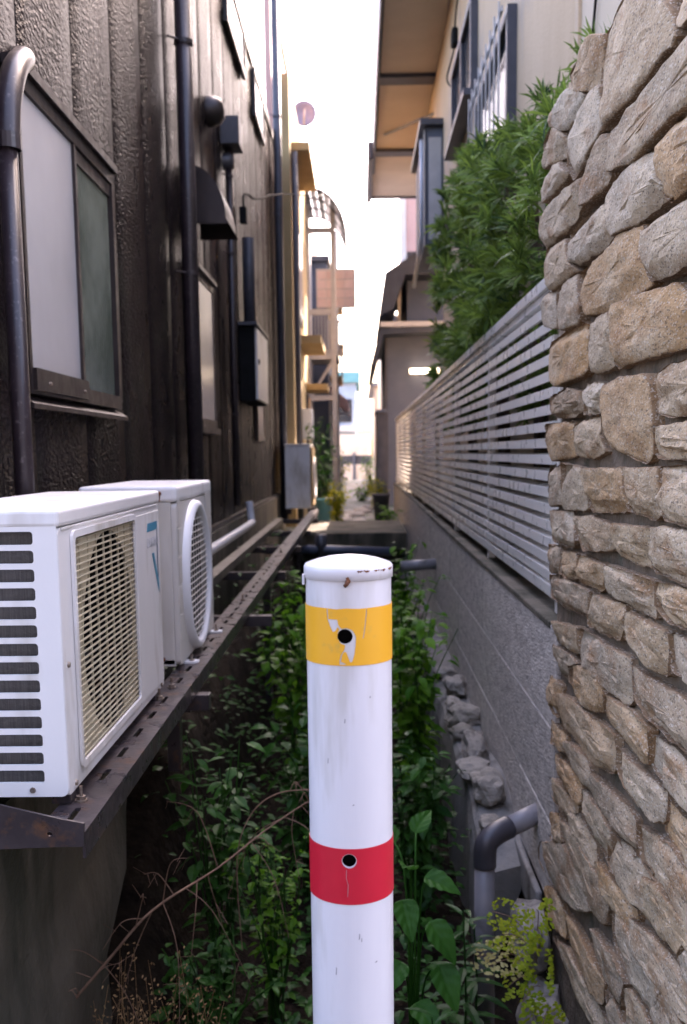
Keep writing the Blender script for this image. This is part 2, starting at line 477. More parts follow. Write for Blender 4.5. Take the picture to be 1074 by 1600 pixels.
# ------------------------------------------------------------------ dark clad building on the left
bd = thing('clad_building', 'dark brown metal-clad building along the left side of the alley', 'building', (-1.0, 7.5, -.5))
def eave_z(yy):  # near slope lies out of view, shaped to let skylight into the alley
    return min(4.99, 1.42 + .425 * max(yy, 1.0))
_k = (4.99 - 1.42) / .425
MB().add([(x, yy, z) for x in (-5.0, -1.035) for yy, z in ((2.1, -.6), (13.3, -.6), (13.3, 4.98), (_k, 4.98), (2.1, 2.305))],
         [(0, 1, 2, 3, 4), (9, 8, 7, 6, 5), (0, 5, 6, 1), (1, 6, 7, 2), (2, 7, 8, 3), (3, 8, 9, 4), (4, 9, 5, 0)]).build('wall_core', m_siding, bd)
PW = .615
y = 1.36 + .615 + .13
while y < 13.2:
    y1 = min(y + (PW - .009 if y > 2.2 else PW - .139), 13.28)
    mb = MB()
    n = 8
    for i in range(n + 1):
        t = i / n
        yy = y + (y1 - y) * t
        e = .007 if i in (0, n) else 0
        t = 0.012 if i == 1 else (.988 if i == n - 1 else t)
        yy = y + (y1 - y) * t
        off = .0032 * math.sin(t * math.pi * 2 + y) - e
        for zz in [.82 + (eave_z(yy) - .82) * q / 5 for q in range(6)]:
            w = .0015 * noise.noise(Vector((yy * 1.5, zz * .9, 2)))
            mb.v.append((-1.005 + off + w, yy, zz))
    for i in range(n):
        for k in range(5):
            a = i * 6 + k
            mb.f.append((a, a + 6, a + 7, a + 1))
    nb = len(mb.v)
    mb.v += [(-1.035, y, .82), (-1.035, y1, .82), (-1.035, y, eave_z(y)), (-1.035, y1, eave_z(y1))]
    mb.f += [(0, nb, nb + 1, n * 6), (0, 5, nb + 2, nb)]
    mb.build('siding_panel', m_siding, bd, True)
    y = y1 + .009
boxo('roof_edge', m_frame, bd, -1.06, -.985, _k, 13.3, 4.995, 5.07)
MB().add([(x, yy, z + d) for x in (-1.06, -.985) for yy, z in ((2.1, 2.315), (_k - .01, 4.995)) for d in (0, .08)], [(0, 1, 3, 2), (4, 6, 7, 5), (0, 4, 5, 1), (2, 3, 7, 6), (1, 5, 7, 3), (0, 2, 6, 4)]).build('roof_edge', m_frame, bd)  # edge of the out-of-view slope that opens the sky
boxo('base_flashing', m_frame, bd, -1.03, -.978, 2.1, 13.3, .79, .825)
boxo('footing', m_conc_dark, bd, -1.6, -.965, 3.3, 13.3, -.55, .785)

def window(parent, y0, y1, z0, z1, split=None, x=-1.0):
    w = .024
    hs_ = [[(y0 + w, z0 + .05), ((split - .012) if split else (y1 - w), z0 + .05), ((split - .012) if split else (y1 - w), z1 - .045), (y0 + w, z1 - .045)]]
    if split:
        hs_.append([(split + .012, z0 + .05), (y1 - w - .012, z0 + .05), (y1 - w - .012, z1 - .045), (split + .012, z1 - .045)])
    return plate('window', m_frame, parent, [(y0, z0), (y1, z0), (y1, z1), (y0, z1)], hs_, 'X', x + .004, .036)

w1 = window(bd, 3.04, 4.20, 1.485, 2.40, 3.64)
boxo('frosted_pane', m_frost, w1, -.985, -.970, 3.066, 3.626, 1.537, 2.353)
# reeded pane: vertical ribs
mb = MB(); n = 15
for i in range(n * 4 + 1):
    t = i / (n * 4); yy = 3.654 + (4.162 - 3.654) * t
    xx = -.984 + .009 * abs(math.sin(math.pi * t * n))
    mb.v += [(xx, yy, 1.537), (xx, yy, 2.353)]
for i in range(n * 4): mb.f.append((2 * i, 2 * i + 2, 2 * i + 3, 2 * i + 1))
mb.build('reeded_pane', m_reed, w1, True)
boxo('sash_rail', m_frame, w1, -.9595, -.948, 3.06, 3.65, 1.495, 1.56)
boxo('head_rail', m_frame, w1, -.998, -.945, 3.03, 4.21, 2.402, 2.43)
boxo('inner_sash', m_frame, w1, -.979, -.968, 3.655, 4.16, 2.305, 2.35)
_s0, _s1 = 3.01, 4.23
mb = MB(); mb.add([(-.99, _s0, 1.482), (-.945, _s0, 1.455), (-.945, _s0, 1.440), (-.99, _s0, 1.45), (-.99, _s1, 1.482), (-.945, _s1, 1.455), (-.945, _s1, 1.440), (-.99, _s1, 1.45)],
                  [(0, 1, 5, 4), (1, 2, 6, 5), (2, 3, 7, 6), (0, 3, 2, 1), (4, 5, 6, 7), (0, 4, 7, 3)])
mb.build('sill', m_frame, w1)
for yy in (3.18, 3.58):
    MB().lathe([(0, .008), (.005, .008), (.006, 0)], (-.948, yy, 1.52), 10, 'X').build('screw', m_bolt, w1)

w2 = window(bd, 6.22, 6.98, 1.47, 2.40)
boxo('frosted_pane', m_frost, w2, -.985, -.965, 6.246, 6.954, 1.522, 2.353)
boxo('sill', m_frame, w2, -1.0, -.94, 6.17, 7.03, 1.43, 1.468)
boxo('hood', m_frame, w2, -1.0, -.94, 6.17, 7.03, 2.405, 2.43)
w3 = window(bd, 8.2, 9.45, 4.55, 4.96)
boxo('pane', m_darkglass, w3, -.985, -.972, 8.245, 9.405, 4.61, 4.905)
w4 = window(bd, 10.3, 11.3, 4.52, 4.96)
boxo('pane', m_darkglass, w4, -.985, -.972, 10.345, 11.255, 4.58, 4.905)

# sheet-metal vent hood: quarter-round profile
mb = MB()
prof = [(-.998 + .225 * math.sin(R(a)), 2.68 + .31 * math.cos(R(a))) for a in range(0, 91, 9)] + [(-.755, 2.65), (-.998, 2.65)]
ya, yb = 6.25, 6.72
for yy in (ya, yb): mb.v += [(x, yy, z) for x, z in prof]
k = len(prof)
mb.f += [tuple(range(k))[::-1], tuple(range(k, 2 * k))] + [(i, i + 1, i + 1 + k, i + k) for i in range(k - 2)]
mb.build('vent_hood', m_frame, bd)
v = MB().lathe([(0, .12), (.05, .115), (.085, .085), (.10, .03), (.10, 0)], (-1.0, 7.2, 3.58), 24, 'X').build('round_vent', m_frame, bd, True)
bx = boxo('junction_box', m_darkpvc, bd, -1.0, -.86, 7.85, 8.12, 3.56, 3.76, .008)
MB().lathe([(0, .09), (.05, .085), (.065, .06), (.065, 0)], (-1.0, 7.98, 3.47), 20, 'X').build('sensor', m_darkpvc, bd, True)
# meter cabinet
mc = boxo('meter_cabinet', m_black, bd, -1.0, -.865, 8.72, 9.72, 1.74, 2.36, .006)
boxo('cabinet_door_glare', m_acwhite, mc, -.8645, -.845, 8.735, 9.70, 1.755, 2.34, .003)  # pale front colour stands in for a bright grazing reflection
boxo('cabinet_lid', m_darkwood, mc, -1.0, -.84, 8.68, 9.76, 2.362, 2.39)
boxo('latch', m_black, mc, -.845, -.835, 8.80, 8.83, 2.05, 2.09)
w5 = window(bd, 9.85, 10.5, 1.42, 2.05)
boxo('pane', m_frost, w5, -.985, -.965, 9.876, 10.474, 1.472, 2.003)

def downpipe(name, label, pts, r, mat, brackets=(), x_wall=-1.0, grp=None):
    t = thing(name, label, 'pipe', (pts[-1][0], pts[-1][1], pts[-1][2]), grp)
    MB().tube(pts, r, 16).build('pipe', mat, t, True)
    for (bx_, by_, bz) in brackets:
        MB().lathe([(r + .001, -.012), (r + .006, -.012), (r + .006, .012), (r + .001, .012)], (bx_, by_, bz), 18).build('bracket_band', mat, t)
        MB().tube([(bx_, by_ - r * .6, bz), (x_wall, by_ - .10, bz)], .006, 6).build('bracket_arm', mat, t)
    return t

downpipe('downpipe', 'thick brown downpipe between the two frosted windows', [(-.935, 5.88, 3.95), (-.935, 5.88, 2.6), (-.935, 5.88, .35)], .046, m_pvcbrown,
         [(-.935, 5.88, 3.52), (-.935, 5.88, 2.30), (-.935, 5.88, 1.1)])
downpipe('downpipe', 'thin dark downpipe at the far corner of the clad building', [(-.925, 12.55, 7.2), (-.925, 12.55, 4), (-.925, 12.55, .5)], .048, m_darkwood,
         [(-.925, 12.55, 5.2), (-.925, 12.55, 4.1), (-.925, 12.55, 3.0), (-.925, 12.55, 1.9)])
# near pipe with an elbow into the wall
el = thing('elbow_pipe', 'brown pipe with an elbow into the wall beside the large window', 'pipe', (-.95, 2.9, .3))
MB().tube(curve_pts([(-1.02, 3.19, 2.445), (-.985, 3.17, 2.447), (-.955, 3.09, 2.43), (-.945, 2.98, 2.36), (-.94, 2.90, 2.25), (-.94, 2.87, 2.13)], 5), .035, 18).build('elbow', m_pvcbrown, el, True)
MB().tube([(-.94, 2.87, 2.16), (-.94, 2.87, 1.3), (-.94, 2.87, .3)], .027, 16).build('pipe', m_pvcbrown, el, True)
MB().lathe([(.035, -.02), (.038, -.02), (.038, .02), (.035, .02)], (-.94, 2.87, 2.14), 20).build('socket', m_pvcbrown, el)
MB().lathe([(.036, 0), (.052, 0), (.052, .016), (.036, .016)], (-1.0, 3.18, 2.446), 20, 'X').build('wall_collar', m_pvcbrown, el)
downpipe('conduit', 'slim dark conduit running down below the junction box', [(-.955, 7.98, 3.58), (-.955, 7.98, 2), (-.955, 7.98, .9)], .026, m_pvcbrown,
         [(-.955, 7.98, 3.36), (-.955, 7.98, 2.80), (-.955, 7.98, 1.6)])
downpipe('stub_pipe', 'stout dark pipe rising behind the meter cabinet', [(-.93, 9.0, 3.12), (-.93, 9.0, 2.8), (-.93, 9.0, 2.395)], .052, m_darkwood)
sv = thing('service_cable', 'black service cable bending out from the wall and crossing to the tan building', 'cable', (-.93, 8.9, 3.3))
MB().tube(curve_pts([(-.95, 8.9, 3.33), (-.95, 8.9, 3.44), (-.93, 9.1, 3.50), (-.90, 9.6, 3.58), (-.86, 12.0, 4.2), (-.70, 15.2, 4.95), (-.35, 19, 5.85)], 6), .010, 6).build('cable', m_black, sv, True)
boxo('weatherhead', m_black, sv, -.985, -.925, 8.86, 8.95, 3.22, 3.35, .008)
wp = thing('insulated_pipe', 'white lagged pipe running along the foot of the dark wall', 'pipe', (-.9, 8.5, .7))
MB().tube(curve_pts([(-.90, 4.2, .74), (-.90, 6.4, .73), (-.90, 8.35, .73), (-.91, 8.55, .76), (-.93, 8.6, .90)], 5), .030, 12).build('pipe', m_whitepipe, wp, True)

# foundation wall below the first air conditioner, broken off at its far end
fb = thing('foundation_wall', 'stained concrete foundation wall below the nearest air conditioner', 'wall', (-.9, 2.2, -.5))
mb = MB(); pr = []
zs = [-.55, -.3, -.1, .05, .2, .36, .5, .585]
ends = [2.55, 2.75, 2.72, 2.98, 3.10, 3.22, 3.30, 3.34]
N_ = 22
for k, (z, e) in enumerate(zip(zs, ends)):
    for i in range(N_ + 1):
        yy = 1.49 + (e - 1.49) * i / N_
        xx = -.745 + .012 * noise.noise(Vector((yy * 3, z * 3, 1))) + (.02 if z < .1 else 0)
        mb.v.append((xx, yy, z))
for k in range(len(zs) - 1):
    for i in range(N_):
        a = k * (N_ + 1) + i
        mb.f.append((a, a + 1, a + N_ + 2, a + N_ + 1))
nb = len(mb.v)
for k, (z, e) in enumerate(zip(zs, ends)): mb.v.append((-1.1, e + .05 * math.sin(k * 2.1), z))
for k in range(len(zs) - 1):
    a = k * (N_ + 1) + N_
    mb.f.append((a, nb + k, nb + k + 1, a + N_ + 1))
t0 = (len(zs) - 1) * (N_ + 1)
nb2 = len(mb.v); mb.v.append((-1.1, 1.49, .585))
mb.f.append(tuple(range(t0, t0 + N_ + 1)) + (nb + len(zs) - 1, nb2))
mb.build('concrete', m_conc_dark, fb, False)

# ------------------------------------------------------------------ rack that carries the air conditioners
rk = thing('steel_rack', 'long dark steel rack carrying the row of air conditioners', 'rack', (-.6, 6.0, -.3))
slots = []
yy = 1.80
rs = random.Random(3)
while yy < 11.8:
    slots.append(rrect(-.548, -.536, yy, yy + .075, .005, 3)); yy += .165 if int(yy * 10) % 3 else .24
front = plate('front_rail', m_rail, rk, [(-.585, 1.75), (-.497, 1.75), (-.497, 12.2), (-.585, 12.2)], slots[:26], 'Z', .628, .006)
boxo('rail_lip', m_rail, front, -.5025, -.497, 1.75, 12.2, .585, .6275)
back = boxo('back_rail', m_railtan, rk, -.87, -.80, 1.75, 10.6, .628, .634)
boxo('rail_lip', m_railtan, back, -.8055, -.80, 1.75, 10.6, .585, .6275)
for yy in (3.0, 4.5, 6.2, 7.9, 9.5, 11.2):
    tip = -.40 if yy in (4.5,) else -.46
    boxo('cross_bar', m_rail, rk, -1.0, tip, yy, yy + .045, .535, .583, .002)
for yy in (3.05, 6.25, 9.55):
    boxo('leg', m_rail, rk, -.60, -.56, yy, yy + .045, (.33 if yy < 4 else -.45), .584, .003)
    boxo('foot_plate', m_rail, rk, -.62, -.52, yy - .03, yy + .07, .525, .533)
# near bracket, tapering towards the alley
plate('end_bracket', m_rail, rk, [(-.88, .60), (-.54, .612), (-.496, .612), (-.494, .655), (-.53, .662), (-.62, .684), (-.68, .70), (-.88, .72)], [circ(-.556, .636, .0045, 12)], 'Y', 1.735, .006)
for yy, xx in ((1.915, -.548), (2.74, -.556), (2.88, -.548), (3.24, -.548), (3.80, -.548), (4.62, -.54), (6.9, -.54)):
    b = MB().lathe([(0, .03), (.0035, .03), (.0035, .010), (.009, .010), (.009, .003), (.013, .003), (.013, 0)], (xx, yy, .6345), 8).build('bolt', m_bolt, rk)

# ------------------------------------------------------------------ air conditioner 1
def ac_shell(t, y0, y1, z0, z1, x0, x1, mat, slots_=True):
    boxo('top_cover', mat, t, x0 - .004, x1 + .004, y0 - .003, y1 + .003, z1 - .034, z1, .008, 3)
    boxo('base_pan', mat, t, x0, x1 - .012, y0, y1, z0, z0 + .02, .003)
    boxo('back_panel', m_fin, t, x0, x0 + .01, y0 + .01, y1, z0 + .02, z1 - .03)
    boxo('far_panel', mat, t, x0, x1 - .003, y1 - .004, y1, z0 + .02, z1 - .034)

A1 = thing('air_conditioner', 'large white outdoor air conditioner with slotted side and yellowed slatted grille, nearest camera', 'air conditioner', (-.7, 2.35, .645), 'air conditioners on the rack')
x0, x1, y0, y1, z0, z1 = -.862, -.56, 1.88, 2.835, .655, 1.203
ac_shell(A1, y0, y1, z0, z1, x0, x1, m_acwhite)
hs = []
for i in range(14):
    zc = 1.150 - i * .0350
    hs.append(rrect(-.838, -.606, zc - .0122, zc + .0122, .006, 3))
side = plate('side_panel', m_acwhite, A1, rrect(x0, x1 - .002, z0, z1 - .003, .012, 3), hs, 'Y', y0 - .001, .006)
boxo('coil', m_fin, A1, x0 + .014, -.578, y0 + .03, y0 + .045, z0 + .02, z1 - .04)
fp = plate('front_panel', m_acwhite, A1, rrect(y0 + .001, y1, z0, z1 - .036, .010, 3), [rrect(1.965, 2.515, .690, 1.150, .015, 3)], 'X', x1 - .016, .016)
bev = fp.modifiers.new('bevel', 'BEVEL'); bev.width = .004; bev.segments = 2; bev.limit_method = 'ANGLE'
boxo('panel_ridge', m_acwhite, A1, x1 - .001, x1 + .003, 1.90, 2.80, 1.168 - .006, 1.168, .0015)
boxo('plain_panel', m_acwhite, A1, x1 + .0005, x1 + .0035, 2.525, 2.822, .672, 1.150, .002)
fr = plate('grille_frame', m_acwhite, A1, rrect(1.957, 2.522, .683, 1.157, .018, 3), [rrect(1.972, 2.508, .697, 1.143, .012, 3)], 'X', x1 + .001, .006)
# plate with the fan opening; black sheets behind stand in for its shade
plate('fan_shroud', m_acback, A1, rrect(1.955, 2.53, .675, 1.165, .01, 2), [circ(2.262, .915, .222, 56)], 'X', x1 - .0055, .002)
boxo('fan_chamber_shade', m_black, A1, x1 - .19, x1 - .185, 1.93, 2.80, .67, 1.16)
MB().lathe([(.2225, -.011), (.2225, -.18)], (x1, 2.262, .915), 48, 'X').build('fan_shade_liner', m_black, A1, True)  # black liner darkens the opening in place of real shade
fan = MB().lathe([(0, .05), (.04, .05), (.05, .035), (.05, -.03)], (x1 - .13, 2.262, .915), 24, 'X').build('fan_hub', m_black, A1, True)
for k in range(3):
    mb = MB(); a0 = k * 2.0944 + .5
    for i in range(7):
        a = a0 + i * .19
        for r in (.045, .12, .205):
            mb.v.append((x1 - .15 + .05 * i / 6, 2.262 + r * math.cos(a), .915 + r * math.sin(a)))
    for i in range(6):
        for j in range(2):
            q = i * 3 + j; mb.f.append((q, q + 1, q + 4, q + 3))
    mb.build('fan_blade', m_darkpvc, fan, True)
sm = None
zz = .701
while zz < 1.142:
    if sm is None:
        o = MB().add([(x1 - .002, 1.966, zz), (x1 - .002, 2.514, zz), (x1 + .002, 2.514, zz), (x1 + .002, 1.966, zz),
                      (x1 - .002, 1.966, zz + .0030), (x1 - .002, 2.514, zz + .0030), (x1 + .002, 2.514, zz + .0026), (x1 + .002, 1.966, zz + .0026)],
                     [(0, 1, 2, 3), (4, 7, 6, 5), (3, 2, 6, 7), (0, 4, 5, 1), (0, 3, 7, 4), (1, 5, 6, 2)]).build('grille_slat', m_acgrille, A1)
        sm = o.data; zfirst = zz
    else:
        o = bpy.data.objects.new('grille_slat', sm); COL.objects.link(o); adopt(o, A1); o.location.z = zz - zfirst
    zz += .0128
for k in range(8):
    yy = 2.03 + k * .066
    boxo('grille_rib', m_acgrille, A1, x1 - .006, x1 - .0025, yy, yy + .006, .692, 1.148)
# maker's mark printed on the plain panel
lg = plate('badge_bar', m_teal, A1, [(2.655, 1.100), (2.79, 1.100), (2.79, 1.122), (2.667, 1.122)], [], 'X', x1 + .0036, .0006)
plate('badge_edge', m_navy, A1, [(2.776, 1.0), (2.79, .94), (2.79, 1.0995), (2.782, 1.0995)], [], 'X', x1 + .0036, .0005)
plate('badge_slash', m_teal, A1, [(2.71, 1.040), (2.735, 1.040), (2.789, .955), (2.789, .925)], [], 'X', x1 + .0042, .0006)
tc = bpy.data.curves.new('badge_lettering', 'FONT'); tc.body = 'DAIKIN'; tc.size = .036; tc.extrude = .0003; tc.align_x = 'CENTER'
to = bpy.data.objects.new('badge_lettering', tc)
COL.objects.link(to)
to.matrix_world = Matrix(((0, 0, 1, x1 + .0042), (1, 0, 0, 2.712), (0, 1, 0, 1.058), (0, 0, 0, 1)))
bpy.context.view_layer.update()
dg = bpy.context.evaluated_depsgraph_get()
tm = bpy.data.meshes.new_from_object(to.evaluated_get(dg))
tm.transform(to.matrix_world)
bpy.data.objects.remove(to)
tm.materials.clear()
link('badge_lettering', tm, m_greyprint, A1)
for xx, zz, yy in ((-.63, .668, y0 - .001), ):
    MB().lathe([(0, -.003), (.005, -.003), (.006, 0)], (xx, yy, zz), 12, 'Y').build('screw', m_bolt, A1)
for yy, zz in ((1.925, .668), (1.91, .905), (2.79, .664)):
    MB().lathe([(0, .004), (.005, .004), (.006, 0)], (x1, yy, zz), 12, 'X').build('screw', m_bolt, A1)
for yy in (1.915, 2.74):
    boxo('foot', m_rail, A1, -.60, -.563, yy - .02, yy + .02, .6345, .656, .002)
    boxo('foot', m_acwhite, A1, -.87, -.81, yy - .02, yy + .02, .6345, .657, .002)

# ------------------------------------------------------------------ air conditioner 2
A2 = thing('air_conditioner', 'cream air conditioner with round fan guard, second along the rack', 'air conditioner', (-.7, 3.5, .64), 'air conditioners on the rack')
x0, x1, y0, y1, z0, z1 = -.862, -.565, 3.14, 3.87, .645, 1.205
boxo('top_cover', m_acwhite, A2, x0 - .003, x1 + .003, y0 - .004, y1 + .003, 1.155, z1, .012, 3)
boxo('side_panel', m_accream, A2, x0, x1 - .016, y0, y0 + .02, z0, 1.155, .004)
boxo('back_panel', m_fin, A2, x0, x0 + .012, y0 + .02, y1, z0, 1.155)
boxo('far_panel', m_accream, A2, x0, x1 - .016, y1 - .01, y1, z0, 1.155)
boxo('base_pan', m_accream, A2, x0, x1 - .016, y0, y1, z0 - .004, z0 + .02, .003)
fy, fz, fr_ = 3.462, .895, .238
fp = plate('front_panel', m_accream, A2, rrect(y0, y1, z0, 1.153, .018, 4), [circ(fy, fz, fr_, 56)], 'X', x1 - .016, .016)
bev = fp.modifiers.new('bevel', 'BEVEL'); bev.width = .006; bev.segments = 2; bev.limit_method = 'ANGLE'
for zz in (.72, .81, .90, .99, 1.08):
    boxo('panel_groove_strip', m_accream, A2, x1, x1 + .0025, 3.72, y1 - .01, zz, zz + .082, .0012)
    boxo('panel_groove_strip', m_accream, A2, x1, x1 + .0025, y0 + .012, 3.205, zz, zz + .082, .0012)
MB().lathe([(.214, .004), (.222, .020), (.236, .024), (.250, .016), (.254, 0)], (x1, fy, fz), 64, 'X').build('guard_ring', m_ring, A2, True)
boxo('fan_chamber_shade', m_black, A2, x1 - .16, x1 - .155, y0 + .02, y1 - .02, z0 + .02, 1.15)  # black sheet stands in for the shaded interior
mb = MB()
q = -.20
while q <= .2001:
    h = math.sqrt(max(0, .216 ** 2 - q * q))
    mb.tube([(x1 + .010, fy - h, fz + q), (x1 + .010, fy + h, fz + q)], .0024, 5)
    q += .0205
q = -.20
while q <= .2001:
    h = math.sqrt(max(0, .216 ** 2 - q * q))
    mb.tube([(x1 + .006, fy + q, fz - h), (x1 + .006, fy + q, fz + h)], .0020, 5)
    q += .05
mb.build('fan_guard', m_accream, A2)
MB().lathe([(.2385, -.002), (.2385, -.15)], (x1, fy, fz), 48, 'X').build('fan_shade_liner', m_black, A2, True)  # black liner, shade put into the colour behind the guard
fan = MB().lathe([(0, .05), (.045, .05), (.055, .03), (.055, -.03)], (x1 - .11, fy, fz), 24, 'X').build('fan_hub', m_darkpvc, A2, True)
for k in range(3):
    mb = MB(); a0 = k * 2.0944 + 1.1
    for i in range(7):
        a = a0 + i * .2
        for r in (.05, .13, .218):
            mb.v.append((x1 - .13 + .06 * i / 6, fy + r * math.cos(a), fz + r * math.sin(a)))
    for i in range(6):
        for j in range(2):
            q = i * 3 + j; mb.f.append((q, q + 1, q + 4, q + 3))
    mb.build('fan_blade', m_darkpvc, fan, True)
MB().lathe([(0, -.004), (.006, -.004), (.0075, 0)], (-.615, y0 - .005, 1.182), 12, 'Y').build('rusty_screw', m_rust, A2)
plate('rust_streak', m_rust, A2, [(-.6165, 1.158), (-.6135, 1.158), (-.611, 1.178), (-.619, 1.178)], [], 'Y', y0 - .0046, .0004)
MB().lathe([(0, -.004), (.006, -.004), (.0075, 0)], (-.62, y0 - .001, .665), 12, 'Y').build('screw', m_rust, A2)
for yy in (3.24, 3.80):
    plate('foot', m_ring, A2, rrect(-.60, -.525, yy - .022, yy + .022, .012, 3), [circ(-.548, yy, .007, 12)], 'Z', .6345, .006)

# ------------------------------------------------------------------ air conditioner 3, far end of the rack
A3 = thing('air_conditioner', 'tall grey-white air conditioner at the far end of the rack', 'air conditioner', (-.74, 12.4, .56), 'air conditioners on the rack')
boxo('casing', m_acwhite, A3, -.895, -.592, 12.3, 13.15, .64, 1.385, .012)
boxo('top_cover', m_acwhite, A3, -.90, -.585, 12.29, 13.16, 1.387, 1.41, .006)
boxo('front_panel', m_tan, A3, -.590, -.565, 12.32, 13.13, .66, 1.37, .006)
MB().lathe([(.22, .002), (.23, .02), (.25, .02), (.26, 0)], (-.565, 12.75, 1.0), 32, 'X').build('guard_ring', m_ring, A3, True)
boxo('foot', m_rail, A3, -.60, -.53, 12.4, 12.44, .57, .64)
boxo('foot', m_rail, A3, -.90, -.83, 12.4, 12.44, .57, .64)

